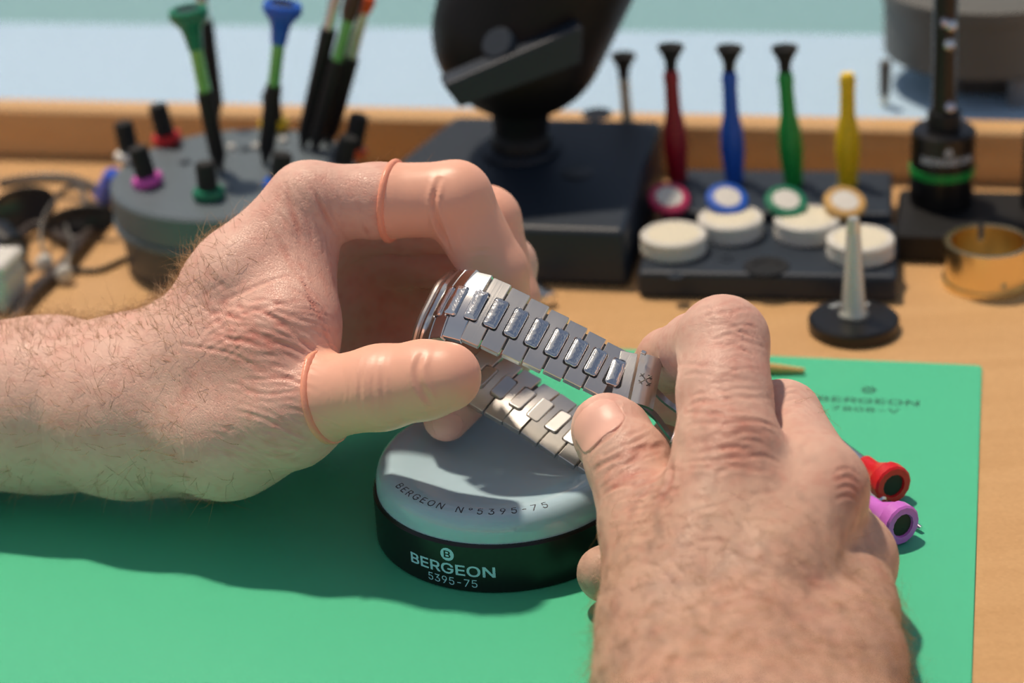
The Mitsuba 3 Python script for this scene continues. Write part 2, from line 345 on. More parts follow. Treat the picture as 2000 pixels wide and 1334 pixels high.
def nets(fn, lo, hi, h):
    B = 8; n = np.ceil((hi - lo) / (h * B)).astype(int); N = n * B + 1
    gc = [lo[k] + (np.arange(n[k]) + 0.5) * B * h for k in range(3)]
    C = np.stack(np.meshgrid(*gc, indexing='ij'), -1).reshape(-1, 3)
    dc = np.concatenate([fn(c) for c in np.array_split(C, max(1, len(C) // 3000))])
    near = np.abs(dc) < 0.9 * B * h * 1.15
    vol = np.repeat(np.repeat(np.repeat(np.where(dc < 0, -9, 9).astype(np.float32).reshape(n), B, 0), B, 1), B, 2)
    vol = np.pad(vol, ((0, 1),) * 3, constant_values=9)
    off = np.stack(np.meshgrid(*[np.arange(B + 1)] * 3, indexing='ij'), -1).reshape(-1, 3)
    ids = np.stack(np.unravel_index(np.nonzero(near)[0], n), 1) * B
    for ch in np.array_split(ids, max(1, len(ids) // 6)):
        q = (ch[:, None] + off[None]).reshape(-1, 3)
        vol[q[:, 0], q[:, 1], q[:, 2]] = fn(lo + q * h)
    s_ = vol < 0
    c8 = [(i, j, k) for i in (0, 1) for j in (0, 1) for k in (0, 1)]
    sl = lambda a, o: a[o[0]:a.shape[0] - 1 + o[0], o[1]:a.shape[1] - 1 + o[1], o[2]:a.shape[2] - 1 + o[2]]
    cnt = sum(sl(s_, o).astype(np.int8) for o in c8)
    cells = np.argwhere((cnt > 0) & (cnt < 8)); idx = np.full(cnt.shape, -1, np.int64); idx[tuple(cells.T)] = np.arange(len(cells))
    acc, num = np.zeros((len(cells), 3)), np.zeros(len(cells))
    for o in c8:
        for ax in range(3):
            if o[ax]: continue
            o2 = list(o); o2[ax] = 1
            a, b = vol[tuple((cells + o).T)], vol[tuple((cells + o2).T)]
            x = (a < 0) != (b < 0); t = a[x] / (a[x] - b[x])
            pos = np.tile(np.array(o, float), (x.sum(), 1)); pos[:, ax] = t
            acc[x] += pos; num[x] += 1
    v = lo + (cells + acc / num[:, None]) * h
    F_ = []
    for ax in range(3):
        a = s_[tuple(slice(0, -1) if k == ax else slice(None) for k in range(3))]; b = s_[tuple(slice(1, None) if k == ax else slice(None) for k in range(3))]
        e = np.argwhere(a != b); k1, k2 = (ax + 1) % 3, (ax + 2) % 3
        e = e[(e[:, k1] > 0) & (e[:, k2] > 0) & (e[:, k1] < vol.shape[k1] - 1) & (e[:, k2] < vol.shape[k2] - 1)]
        q = []
        for d1, d2 in ((-1, -1), (0, -1), (0, 0), (-1, 0)):
            c = e.copy(); c[:, k1] += d1; c[:, k2] += d2; q.append(idx[tuple(c.T)])
        q = np.stack(q, 1); flip = ~a[tuple(e.T)]; q[flip] = q[flip][:, ::-1]; F_.append(q[(q >= 0).all(1)])
    q = np.vstack(F_); return v, np.vstack([q[:, [0, 1, 2]], q[:, [0, 2, 3]]])
def grad(fn, v, e=0.25):
    g = np.stack([fn(v + np.eye(3)[k] * e) - fn(v - np.eye(3)[k] * e) for k in range(3)], 1)
    return g / (np.linalg.norm(g, axis=1, keepdims=True) + 1e-9)
def polyline(q, step=0.3):
    """creases are drawn on the skin: points dropped onto the surface, then a curve in space"""
    q = q[~np.isnan(q[:, 0])]
    if len(q) < 2: return None
    L = np.linalg.norm(np.diff(q, axis=0), axis=1).sum(); n = max(4, int(L / step))
    if L > 60: return None
    return spline(q, n) if len(q) > 2 else np.linspace(q[0], q[1], n)
def relief(hand, v, creases, curves=None):
    disp, dark = np.zeros(len(v)), np.zeros(len(v)); out = []
    if curves is None:
        P = hand.hits([p for pts, _, _ in creases for p in pts]); n_ = np.cumsum([0] + [len(x[0]) for x in creases])
        curves = [polyline(P[a_:b_]) for a_, b_ in zip(n_[:-1], n_[1:])]
    for k_, (pts, depth, w) in enumerate(creases):
        q = curves[k_]
        out.append(q)
        if q is None: continue
        t = np.linspace(0, 1, len(q)); fade = np.minimum(1, 4 * np.minimum(t, 1 - t) + 0.2)
        box_ = np.nonzero(((v > q.min(0) - 4 * w) & (v < q.max(0) + 4 * w)).all(1))[0]
        if not len(box_): continue
        d, i = cKDTree(q).query(v[box_], distance_upper_bound=w * 4)
        ok = np.isfinite(d); k = fade[i[ok]]; ix = box_[ok]
        x = d[ok] / w
        disp[ix] += depth * k * (-np.exp(-x * x) + 0.5 * np.exp(-((x - 1.9) / 0.9) ** 2))
        dark[ix] += 0.55 * k * np.exp(-x * x) * min(1, depth * 2.2)
    return disp, dark, out
def mesh_hand(hand, h, creases, reds, alb=1.0, warm=0.0, seed=1):
    v, f = nets(hand.f, hand.lo, hand.hi, h)
    g = grad(hand.f, v); v = v - g * np.clip(hand.f(v), -1, 1)[:, None]
    disp, dark, hand.curves = relief(hand, v, creases)
    disp += 0.30 * (meshkit.fbm(v * 0.16, 3, seed) - 0.5) + 0.10 * (meshkit.fbm(v * 0.9, 2, seed + 3) - 0.5)
    v = v + g * disp[:, None]
    n1, n2 = meshkit.fbm(v * 0.09, 3, seed + 7), meshkit.fbm(v * 0.42, 3, seed + 9)
    red = 0.30 * np.clip((n1 - 0.42) * 3, 0, 1) + 0.45 * np.clip((n2 - 0.46) * 3.2, 0, 1) + dark
    for c, r, amp in reds: red += amp * np.exp(-((v - c) ** 2).sum(1) / (r * r))
    red = np.clip(red, 0, 1.4)[:, None]
    pale, pink = np.array([0.765, 0.49, 0.395]), np.array([0.60, 0.26, 0.205])
    n3 = meshkit.fbm(v * np.array([0.35, 0.2, 0.35]) + 9, 3, seed + 20)
    col = pale * (1 - red * 0.8) + pink * red * 0.8
    tan = np.clip(((v - at(1500, 1000, 570)) @ unit(at(1465, 1330, 536) - at(1500, 1000, 570)) + 35) / 50, 0, 1)[:, None] * warm   # sun-tanned towards the wrist
    col *= (1 - tan * np.array([0, 0.03, 0.14])) * (1 - (1 - alb) * (0.35 + 0.65 * tan) if warm else 1.0) * (1 + 0.10 * (n2 - 0.5) - 0.30 * tan[:, 0] * np.clip((n3 - 0.45) * 3, 0, 1))[:, None]
    return tm(v, f), np.clip(col, 0, 1), g
def skin_bump(p, n, uv):
    x, y, z = p.x * 1000, p.y * 1000, p.z * 1000
    a, b, c = voronoi(x * 1.3 + z * 0.7 + noise(x, y, z), y * 1.3 - z * 0.9)
    return smoothstep(0.0, 0.25, b - a) * 0.6 + 0.4 * noise(x * 2.3, y * 2.3, z * 2.3)
mat('m_skin', {'type': 'bumpmap', 'arbitrary': proc(skin_bump, 8e-5), 'scale': 0.00012,
               'bsdf': two(pr({'type': 'mesh_attribute', 'name': 'vertex_color'}, 0.46, spec=0.45))})
plain('m_nail', (222, 174, 158), 0.4, spec=0.45)
plain('m_cot', (238, 180, 156), 0.4, spec=0.4)
plain('m_cot_rim', (244, 164, 136), 0.35, spec=0.45)
mat('m_hair', two(pr(srgb(150, 112, 70), 0.5)))

pk = thing('person', 'bare hairy forearms and hands of a person holding the steel watch above the cushion', 'person')
# ---- the arm from the left edge
LF = [[J(-700, 800, 680, 190), J(-150, 798, 680, 168), J(100, 790, 672, 164), J(250, 798, 664, 152)]]
CM, WR = J(345, 735, 654, 122), J(260, 795, 663, 155)
IM, MM, RM, PM = J(600, 398, 650, 74), J(650, 425, 676, 74), J(690, 480, 694, 66), J(715, 560, 706, 58)
LP = LF + [[WR, CM, J(470, 555, 648, 96), IM], [WR, J(500, 580, 668, 88), MM], [WR, J(340, 790, 668, 112), RM], [WR, J(400, 860, 672, 104), J(600, 770, 690, 84), PM],
           [WR, J(440, 835, 645, 128), J(565, 806, 632, 106)], [J(565, 780, 634, 84), J(568, 640, 636, 84), J(580, 500, 648, 76)], [J(420, 700, 644, 105), J(520, 690, 636, 95)],
      [J(600, 770, 690, 84), J(735, 690, 704, 74), J(800, 600, 718, 62), PM], [J(640, 600, 690, 80), J(760, 600, 712, 66)], [J(735, 700, 704, 70), J(860, 700, 712, 50)]]
LFI = [[J(565, 806, 632, 104), J(640, 776, 625, 76), J(745, 757, 617, 80), J(830, 742, 612, 74), J(872, 736, 610, 66)],
       [IM, J(740, 392, 650, 72), J(888, 390, 650, 70), J(968, 530, 656, 60), J(990, 618, 662, 50)],
       [MM, J(800, 430, 680, 66), J(948, 432, 680, 66), J(995, 585, 680, 56), J(955, 705, 668, 48)],
       [RM, J(985, 520, 696, 62), J(990, 690, 678, 52), J(872, 816, 652, 46)],
       [PM, J(925, 600, 716, 54), J(950, 740, 704, 46), J(885, 800, 692, 40)]]
left = Hand(LP, LFI, bumps=[(at(600, 345, 640), 11, 1.2), (at(905, 335, 642), 9, 0.8)])
rr = np.random.default_rng(4)
def folds(n, cx, cy, sx, sy, ang, dp, w, bow=0.12, L=(22, 60)):
    """short irregular skin folds scattered round a pixel spot"""
    ca_, sa_ = math.cos(ang), math.sin(ang)
    for k in range(n):
        u, v = rr.uniform(-1, 1) * sx, (k + rr.uniform(.1, .9)) / n * 2 * sy - sy
        l = rr.uniform(*L) / 2; s_ = rr.uniform(-.14, .14)
        P = [(u - l, v + l * (bow + s_)), (u - l * .3, v - 2 + rr.uniform(-2, 2)), (u + l * .4, v + rr.uniform(-2, 2)), (u + l, v + l * (bow - s_))]
        c.append(([(cx + x * ca_ - y * sa_, cy + x * sa_ + y * ca_) for x, y in P], dp * rr.uniform(.55, 1.15), w * rr.uniform(.8, 1.2)))
c = []
# palm and thumb-ball folds
for pts, dp, w in [
    ([(560, 360), (572, 420), (590, 470)], .35, .7), ([(600, 350), (640, 430), (668, 470)], .4, .7), ([(515, 420), (560, 500), (600, 560), (640, 610)], .35, .8),
    ([(700, 400), (715, 455), (745, 478)], .35, .7), ([(640, 400), (660, 440), (700, 480)], .3, .6), ([(585, 500), (610, 590), (640, 660)], .4, .8),
    ([(470, 640), (520, 660), (570, 680), (610, 700)], .45, .9), ([(440, 660), (500, 672), (560, 690), (610, 712)], .4, .8), ([(500, 600), (560, 640), (620, 690)], .35, .8),
    ([(430, 590), (500, 560), (560, 540)], .25, .8), ([(455, 620), (520, 600), (580, 590)], .25, .8), ([(570, 560), (620, 600), (640, 620)], .3, .6),
    ([(858, 352), (848, 390), (858, 440), (880, 490)], 1.1, .8), ([(846, 400), (858, 455), (880, 480)], .3, .6), ([(915, 400), (905, 440), (912, 490)], .25, .6), ([(900, 500), (930, 490), (960, 490)], .3, .7),
    ([(712, 700), (705, 760), (716, 830)], .25, .7), ([(752, 690), (748, 750), (757, 815)], .2, .7), ([(735, 695), (728, 760), (738, 825)], .18, .6),
    ([(826, 690), (815, 730), (830, 770), (845, 790)], .6, 1.0), ([(690, 690), (684, 760), (695, 830)], .15, .6),
    ([(470, 760), (530, 770), (590, 760)], .2, .6), ([(450, 800), (520, 820), (590, 850)], .2, .6), ([(460, 850), (530, 890), (590, 880)], .2, .6), ([(440, 880), (500, 920), (570, 915)], .22, .6),
    ([(470, 830), (540, 870), (610, 870)], .18, .5), ([(480, 740), (540, 740), (600, 730)], .2, .6),
    ([(600, 640), (640, 660), (655, 690)], .3, .7), ([(350, 560), (420, 620), (470, 700)], .2, .9), ([(400, 520), (470, 600), (520, 660)], .2, .9)]:
    c.append((pts, dp, w))
folds(26, 520, 650, 90, 80, .25, .22, .65, .06, (60, 150)); folds(22, 520, 840, 90, 75, .35, .13, .55, .05, (60, 140)); folds(14, 610, 430, 50, 60, 1.2, .18, .6, .1, (40, 110)); folds(12, 420, 640, 50, 70, -.6, .14, .7, .1, (60, 120)); folds(16, 300, 780, 60, 120, 1.3, .10, .9, .1, (50, 120))
folds(10, 700, 760, 18, 60, 1.5, .08, .5, .1, (40, 90)); folds(10, 800, 400, 40, 60, 1.5, .08, .5, .1, (40, 90))
reds = [(left.hit(905, 720), 9, .45), (left.hit(620, 440), 14, .3), (left.hit(520, 660), 18, .3), (left.hit(640, 560), 14, .35), (left.hit(1000, 470), 8, .2), (left.hit(430, 700), 14, .25), (left.hit(700, 640), 26, .55), (left.hit(800, 560), 26, .5)]
lm, lc, lg = mesh_hand(left, 0.75, c, reds, seed=11)
la = add(pk + '__arm', lm, 'm_skin', color=lc, label='bare arm from the left edge, its hand gripping the watch head')
def cot(hand, i, p0, nrm, key, mid, span, thick=0.35, rim=1.0):
    """thin rubber sleeve over the finger beyond the plane p0, nrm, with its rolled rim"""
    nrm = unit(nrm); lo, hi = p0 - 34, p0 + 34
    base = lambda p: smin(hand.fpalm(p), hand.ffinger(p, i), hand.kf) - sum(amp * np.exp(-((p - q) ** 2).sum(1) / (r * r)) for q, r, amp in hand.bumps)
    reg = (lambda p: np.maximum(-((p - p0) @ nrm), np.linalg.norm(p - mid, axis=1) - span))
    lo, hi = mid - span - 1, mid + span + 1
    v, f = nets(lambda p: np.maximum(base(p) - thick, reg(p)), lo, hi, 0.7)
    g = grad(base, v); d, _, _ = relief(hand, v, c, hand.curves); v = v + g * np.maximum(d, -.9)[:, None]
    add(key, tm(v, f), 'm_cot', True, label='thin peach rubber finger cot')
    tor = lambda p: np.maximum(np.hypot(base(p) - 0.35, (p - p0) @ nrm) - rim, np.linalg.norm(p - p0, axis=1) - 14)
    v, f = nets(tor, p0 - 20, p0 + 20, 0.5)
    add(key, tm(v, f), 'm_cot_rim', True, label='rolled orange rim of a finger cot')
t0_, t1_ = at(638, 775, 625), at(745, 757, 617)
cot(left, 0, t0_, t1_ - t0_, la + '__finger_cot', at(770, 752, 616), 38)
t0_, t1_ = at(768, 392, 650), at(888, 390, 650)
cot(left, 1, t0_, unit(t1_ - t0_) - 0.12 * U_ - 0.25 * W_, la + '__finger_cot', at(905, 450, 652), 39)
t0_, t1_ = at(915, 432, 680), at(950, 432, 680)
cot(left, 2, t0_, unit(t1_ - t0_), la + '__finger_cot', at(975, 530, 680), 38)

# ---- the arm from below
W1, W2, W3 = J(1318, 1325, 541, 138), J(1465, 1330, 533, 150), J(1612, 1330, 537, 138)
IK, MK, RK, PK = J(1422, 892, 577, 102), J(1588, 958, 580, 100), J(1648, 1090, 588, 92), J(1652, 1195, 568, 78)
TC = J(1290, 1215, 552, 108)
RP = [[J(1400, 1900, 440, 200), J(1340, 1500, 505, 165), W1], [J(1560, 1900, 440, 200), J(1480, 1500, 498, 180), W2], [J(1700, 1900, 440, 200), J(1620, 1500, 505, 160), W3],
      [W1, J(1370, 1100, 562, 112), IK], [W2, J(1500, 1130, 556, 120), MK], [W3, J(1620, 1200, 570, 112), RK], [W3, J(1645, 1280, 544, 95), PK],
      [W1, TC, J(1267, 1035, 580, 91)], [J(1350, 1180, 552, 100), J(1420, 1010, 568, 105)]]
RFI = [[J(1270, 1045, 580, 92), J(1228, 905, 598, 82), J(1196, 850, 607, 74), J(1184, 836, 610, 68)],
       [IK, J(1415, 770, 588, 91), J(1412, 668, 599, 88), J(1360, 682, 622, 70), J(1306, 704, 643, 61), J(1262, 742, 658, 52)],
       [MK, J(1530, 818, 606, 74), J(1400, 800, 640, 60), J(1300, 775, 650, 50)],
       [RK, J(1600, 960, 632, 68), J(1440, 890, 662, 58), J(1318, 860, 660, 50)],
       [PK, J(1520, 1160, 586, 64), J(1330, 1120, 601, 60), J(1182, 1120, 606, 56)]]
right = Hand(RP, RFI, bumps=[(at(1420, 600, 585), 12, .6), (at(1660, 945, 568), 9, 1.6), (at(1718, 1105, 585), 9, 1.2), (at(1425, 850, 560), 14, 1.0)])
c = []
folds(30, 1425, 845, 55, 75, .03, .26, .7, .14, (50, 120)); folds(16, 1415, 745, 55, 45, 0, .15, .6, .1, (50, 110)); folds(20, 1432, 640, 40, 48, .12, .18, .55, .2, (36, 90))
folds(20, 1242, 935, 46, 58, -.42, .34, .75, .1, (50, 110)); folds(12, 1225, 880, 40, 26, -.55, .2, .6, .05, (30, 80)); folds(14, 1262, 1035, 40, 60, -.3, .14, .7, .1, (40, 80))
for k in range(5):
    y = 760 + 12 * k; c.append(([(1525, y + 6), (1555, y - 5), (1590, y + 22)], .2, .5))
for k in range(4):
    y = 915 + 18 * k; c.append(([(1630, y + 8), (1655, y), (1680, y + 16)], .25, .6))
c += [([(1312, 905), (1308, 940), (1285, 985)], .9, 1.2), ([(1196, 776), (1208, 800), (1208, 832), (1190, 852), (1168, 868), (1150, 890)], .4, .8), ([(1222, 790), (1220, 836), (1200, 862)], .2, .7)]
for k in range(26):
    x, y = rr.uniform(1240, 1680), rr.uniform(960, 1300); a = rr.uniform(-.3, .3); L = rr.uniform(25, 60)
    c.append(([(x - L, y + L * a), (x, y - 4), (x + L, y - L * a)], .13, .8))
reds = [(right.hit(1430, 850), 11, .5), (right.hit(1440, 690), 9, .35), (right.hit(1665, 950), 7, .7), (right.hit(1715, 1110), 6, .4), (right.hit(1240, 930), 9, .35), (right.hit(1290, 980), 6, .3), (right.hit(1560, 1230), 26, .25), (right.hit(1180, 1110), 8, .4)]
rm, rc, rg = mesh_hand(right, 0.75, c, reds, alb=0.72, warm=1.0, seed=23)
ra = add(pk + '__arm', rm, 'm_skin', color=rc, label='bare arm from the bottom edge, its hand gripping the clasp')
def nail(hand, i, p, axis, nrm, L, Wd, key):
    axis = unit(axis); nrm = unit(np.asarray(nrm) - axis * (nrm @ axis)); side = np.cross(nrm, axis)
    def fn(q):
        w = q - p; x, y, z = w @ side, w @ axis, w @ nrm
        r = 5.0; ax, ay = np.abs(x) - (Wd / 2 - r), np.abs(y) - (L / 2 - r)
        d2 = np.hypot(np.maximum(ax, 0), np.maximum(ay, 0)) + np.minimum(np.maximum(ax, ay), 0) - r
        return np.maximum(np.maximum(hand.ffinger(q, i) - 0.42, d2), -z - 3.5)
    v, f = nets(fn, p - 15, p + 15, 0.4); add(key, tm(v, f), 'm_nail', True)
p = right.hit(1160, 826)
nail(right, 0, p, at(1184, 836, 610) - at(1228, 905, 598), grad(right.f, p[None])[0], 15, 15.5, ra + '__fingernail')
p = left.hit(868, 838)
if p is not None: nail(left, 3, p, at(872, 816, 652) - at(990, 690, 678), grad(left.f, p[None])[0], 10, 9.5, la + '__fingernail')

# ---- hair
def hairs(m, g, dens, n, lean, key, length=(4, 9), seed=3, r=0.042):
    q = np.random.default_rng(seed); tri = m.vertices[m.faces]; ctr = tri.mean(1)
    ar = np.linalg.norm(np.cross(tri[:, 1] - tri[:, 0], tri[:, 2] - tri[:, 0]), axis=1)
    w = ar * dens(ctr); w = w / w.sum(); pick = q.choice(len(w), n, p=w)
    P = ctr[pick]; N = g[m.faces[pick, 0]]
    L = q.uniform(*length, n)[:, None]
    d = lean(P) + q.normal(0, .45, (n, 3)); d = d - N * (d * N).sum(1, keepdims=True); d /= np.linalg.norm(d, axis=1, keepdims=True) + 1e-9
    lift = q.uniform(.12, .7, n)[:, None]; bend = q.normal(0, .35, (n, 3))
    S = [P + L * (t * (d + bend * t) * (1 - lift * .3) + N * lift * t * (1.15 - .75 * t)) for t in (0, .25, .5, .75, 1)]
    V, Fc = [], []
    a = np.cross(d, N); b = N
    for k, s in enumerate(S):
        rad = r * (1, 1, .85, .6, .15)[k]
        for j in range(3): V.append(s + rad * (math.cos(j * 2.094) * a + math.sin(j * 2.094) * b))
    V = np.stack(V, 1).reshape(-1, 3)
    base = np.arange(n)[:, None] * 15
    for k in range(4):
        for j in range(3):
            j2 = (j + 1) % 3; A, B_, C_, D_ = k * 3 + j, k * 3 + j2, k * 3 + 3 + j2, k * 3 + 3 + j
            Fc += [base + np.array([A, B_, C_]), base + np.array([A, C_, D_])]
    add(key, tm(V, np.vstack(Fc)), 'm_hair', False, kind='stuff', label='short light brown arm hair')
AX = unit(at(345, 735, 650) - at(-150, 800, 674))
def dens_l(p):
    s = (p - at(345, 735, 650)) @ AX
    up = (p - at(200, 797, 660)) @ unit(U_ + 0.6 * W_)
    d = np.where(s < 2, 1.0, np.exp(-((s - 2) / 17) ** 2)) * np.clip((up + 18) / 40, 0.22, 1) ** 1.3 * np.where(s < -190, 0, 1)
    k = np.exp(-((p - at(780, 330, 655)) ** 2).sum(1) / 36) * 1.2
    wr = np.exp(-((p - at(370, 520, 660)) ** 2).sum(1) / 250) * 2.0
    return d + k + wr
hairs(lm, lg, dens_l, 10000, lambda p: np.tile(unit(-0.2 * AX + 0.3 * U_ + 0.6 * W_), (len(p), 1)), la + '__hair', (4, 10), 3, 0.05)
BX = unit(at(1465, 1330, 536) - at(1500, 1000, 570))
def dens_r(p):
    s = (p - at(1500, 1000, 570)) @ BX
    d = np.clip((s - 2) / 45, 0, 1) * np.where(s > 150, 0, 1)
    d += 0.5 * np.exp(-((p - at(1600, 830, 600)) ** 2).sum(1) / 60)
    return d + 1e-4
hairs(rm, rg, dens_r, 7000, lambda p: np.tile(unit(0.5 * BX + 0.9 * R_), (len(p), 1)), ra + '__hair', (4, 9), 5, 0.05)

# ------------------------------------------------------------------ the watch
wk = thing('wristwatch', 'steel wristwatch held in both hands, its link bracelet open at the clasp', 'watch')
def pillow(w, h, r, z0, z1, dome, nd=6):
    """rounded block with a domed, soft-edged top, in the plane x, y"""
    lay = [(0.12, z0), (0, z0 + 0.12), (0, z1 - 0.25)]
    for k in range(1, nd + 1):
        a = k / nd * math.pi / 2; lay.append((0.42 * (1 - math.cos(a)) * 1.0, z1 - 0.25 + 0.25 * math.sin(a)))
    for k in range(1, 7): t = k / 6; lay.append((0.42 + (min(w, h) / 2 - 0.62) * t, z1 + dome * (1 - (1 - t) ** 2)))
    V, n = [], None
    for d, z in lay:
        c = np.array(rrect(w - 2 * d, h - 2 * d, max(min(r, min(w, h) / 2 - 0.01) - d, 0.05)).exterior.coords)[:-1]
        if not sg.Polygon(c).exterior.is_ccw: c = c[::-1]
        n = len(c); V.append(np.c_[c, np.full(n, z)])
    f = []
    for k in range(len(lay) - 1):
        for i in range(n): j = (i + 1) % n; f += [[k * n + i, k * n + j, (k + 1) * n + j], [k * n + i, (k + 1) * n + j, (k + 1) * n + i]]
    v = np.vstack(V); f += [[0, j + 1, j] for j in range(1, n - 1)]
    b = (len(lay) - 1) * n; f += [[b, b + j, b + j + 1] for j in range(1, n - 1)]
    return tm(v, f)
UJ = [(1202.4, 727.5, 617.5), (1163, 707.5, 618), (1125.5, 688.6, 618.5), (1087, 669.7, 619), (1048, 650.7, 619.7), (1008, 631.7, 620.3), (968.6, 612.8, 621),
      (930, 596, 622.2), (890, 586, 625), (866, 588, 630.3), (850, 592, 636)]
UA = [(-50, 85), (-52, 90), (-54, 95), (-56, 101), (-58, 107), (-60, 112), (-62, 118), (-65, 124), (-66, 130), (-67, 134), (-67, 136)]
def across(px, a, d, dd):
    return at(px[0] + a[0] / 2, px[1] + a[1] / 2, d - dd / 2) - at(px[0] - a[0] / 2, px[1] - a[1] / 2, d + dd / 2)
def brush_fn_factory(ax):
    ax = ax * 1000
    def fn(p, n, uv):
        s = p.x * float(ax[0]) + p.y * float(ax[1]) + p.z * float(ax[2])
        return noise(s * 9.0, 0.5, 0.5) * 0.6 + noise(s * 23.0, 3.5, 0.5) * 0.4
    return fn
mat('m_dark_steel', two(pr((0.16, 0.15, 0.14), 0.45, 1.0)))
JU = [at(*j) for j in UJ]; AU = [across(j, a, j[2], 9.0) for j, a in zip(UJ, UA)]
mat('m_brushed', {'type': 'bumpmap', 'arbitrary': proc(brush_fn_factory(unit(JU[0] - JU[6])), 3e-5), 'scale': 0.00003, 'bsdf': two(pr((0.76, 0.735, 0.70), 0.33, 1.0))})
def scratch_fn(p, n, uv):
    x, y, z = p.x * 1000, p.y * 1000, p.z * 1000
    return 0.7 * fbm(x * 0.9, y * 0.9, z * 0.9, 2) + 0.3 * noise(x * 6 + y * 2, y * 3 - z * 5, z * 1.0)
mat('m_polished', {'type': 'bumpmap', 'arbitrary': proc(scratch_fn, 5e-5), 'scale': 0.0001, 'bsdf': two(pr((0.82, 0.82, 0.82), 0.13, 1.0))})
def curved(m, k=0.011):
    m = refine(m, 1.6); v = np.asarray(m.vertices).copy(); v[:, 2] -= k * v[:, 1] ** 2; return tm(v, m.faces)
BAR = curved(put(box(5.4, 16.5, 0.8, 0.15), [0, 0, -2.0]))
def link_bar(Jp, t, a):
    t = unit(t); a = unit(a - t * (a @ t)); n = np.cross(t, a); n = n if n @ (EYE - Jp) > 0 else -n
    return put(BAR, Jp, np.stack([np.cross(a, n), a, n], 1))
def link_plate(A, B, aA, aB, side, bs, jit=None, th=2.1, nw=2.05, nh=9.6, gap=0.62):
    t = unit(B - A); L = np.linalg.norm(B - A) - gap; a = (aA + aB) / 2; w = np.linalg.norm(a); a = unit(a - t * (a @ t)); n = np.cross(t, a)
    if n @ (EYE - A) * side < 0: n = -n
    M = np.stack([np.cross(a, n) , a, n], 1)
    if jit is not None: M = M @ jit
    poly = rrect(L, w, 0.35, 3)
    for s_ in (-1, 1): poly = poly.difference(sa.translate(rrect(2 * nw + 0.5, nh + 0.5, 0.9, 4), s_ * (L + gap) / 2, 0))
    if poly.geom_type != 'Polygon': poly = max(poly.geoms, key=lambda q: q.area)
    return put(curved(plate(poly, th, 0.2, z0=-th)), (A + B) / 2, M)
def center_link(Jp, t, a, side, w, h, dome, jit=None, lift=0.35):
    t = unit(t); a = unit(a - t * (a @ t)); n = np.cross(t, a)
    if n @ (EYE - Jp) * side < 0: n = -n
    M = np.stack([np.cross(a, n), a, n], 1)
    if jit is not None: M = M @ jit
    return put(pillow(w, h, 0.95, -1.9, lift, dome), Jp, M)
def rotm(ax, ang):
    ax = unit(ax); K = np.array([[0, -ax[2], ax[1]], [ax[2], 0, -ax[0]], [-ax[1], ax[0], 0]]); return np.eye(3) + math.sin(ang) * K + (1 - math.cos(ang)) * K @ K
ENDC = at(1238, 735, 617.2)                     # where the clasp begins
chain = [ENDC + (ENDC - JU[0]) * 0.0] + JU
AC = [across((1238, 735), (-48, 82), 617, 6.0)] + AU
for k in range(len(chain) - 1):
    A, B = chain[k], chain[k + 1]
    wl = 8.9 + 0.12 * k
    if k == 0:                                   # last half link before the clasp: notch on one side only
        t = unit(B - A); L = np.linalg.norm(B - A); a = (AC[0] + AC[1]) / 2; w = np.linalg.norm(a); a = unit(a - t * (a @ t)); n = np.cross(t, a); n = n if n @ (EYE - A) > 0 else -n
        poly = rrect(L - 0.3, w, 0.3, 3); xd = np.cross(a, n); sg_ = 1 if xd @ t > 0 else -1
        poly = poly.difference(sa.translate(rrect(4.5, wl + 0.5, 0.9, 4), sg_ * L / 2, 0))
        add(wk + '__link', put(curved(plate(poly, 2.1, 0.2, z0=-2.1)), (A + B) / 2, np.stack([xd, a, n], 1)), 'm_brushed', 25)
    else: add(wk + '__link', link_plate(A, B, AC[k], AC[k + 1], 1, 0.2, nh=wl, nw=2.05 if k < 8 else 1.9), 'm_brushed' if k < 8 else 'm_chrome', 25)
for k, Jp in enumerate(JU[:-1]):
    t = (JU[k - 1] if k else ENDC) - JU[k + 1]
    add(wk + '__center_link', center_link(Jp, t, AU[k], 1, 4.1, 8.9 + 0.12 * k, 0.30), 'm_polished', True)
    add(wk + '__link_bar', link_bar(Jp, t, AU[k] if k > 1 else AU[k]), 'm_dark_steel', 30)
# clasp cover: a bent plate ending the bracelet
ca = unit(AC[0]); ct = unit(chain[0] - chain[1]); cn = np.cross(ct, ca); cn = cn if cn @ (EYE - ENDC) > 0 else -cn
prof = [(0, 0), (2.4, .05), (4.2, -.25), (5.6, -.9), (6.8, -1.9)]
def bent(prof, w, th):
    V, f = [], []
    for x, z in prof: V += [[x, -w / 2, z], [x, w / 2, z], [x, w / 2, z - th], [x, -w / 2, z - th]]
    for k in range(len(prof) - 1):
        for j in range(4): a, b = k * 4 + j, k * 4 + (j + 1) % 4; f += [[a, a + 4, b + 4], [a, b + 4, b]]
    f += [[0, 1, 2], [0, 2, 3]]; e = 4 * (len(prof) - 1); f += [[e, e + 2, e + 1], [e, e + 3, e + 2]]
    m = tm(V, f); m.fix_normals(); return m
CMx = np.stack([ct, np.cross(cn, ct), cn], 1)
pz = [(x, float(np.interp(x, [p[0] for p in prof], [p[1] for p in prof]))) for x in np.linspace(0, 6.8, 15)]
c_o = ENDC + ct * 0.6 + cn * 0.1 + ca * 0.3
add(wk + '__clasp_cover', put(bent(pz, 16.6, 1.5), c_o, CMx), 'm_brushed', 30, label='plain clasp cover with an engraved flower cross')
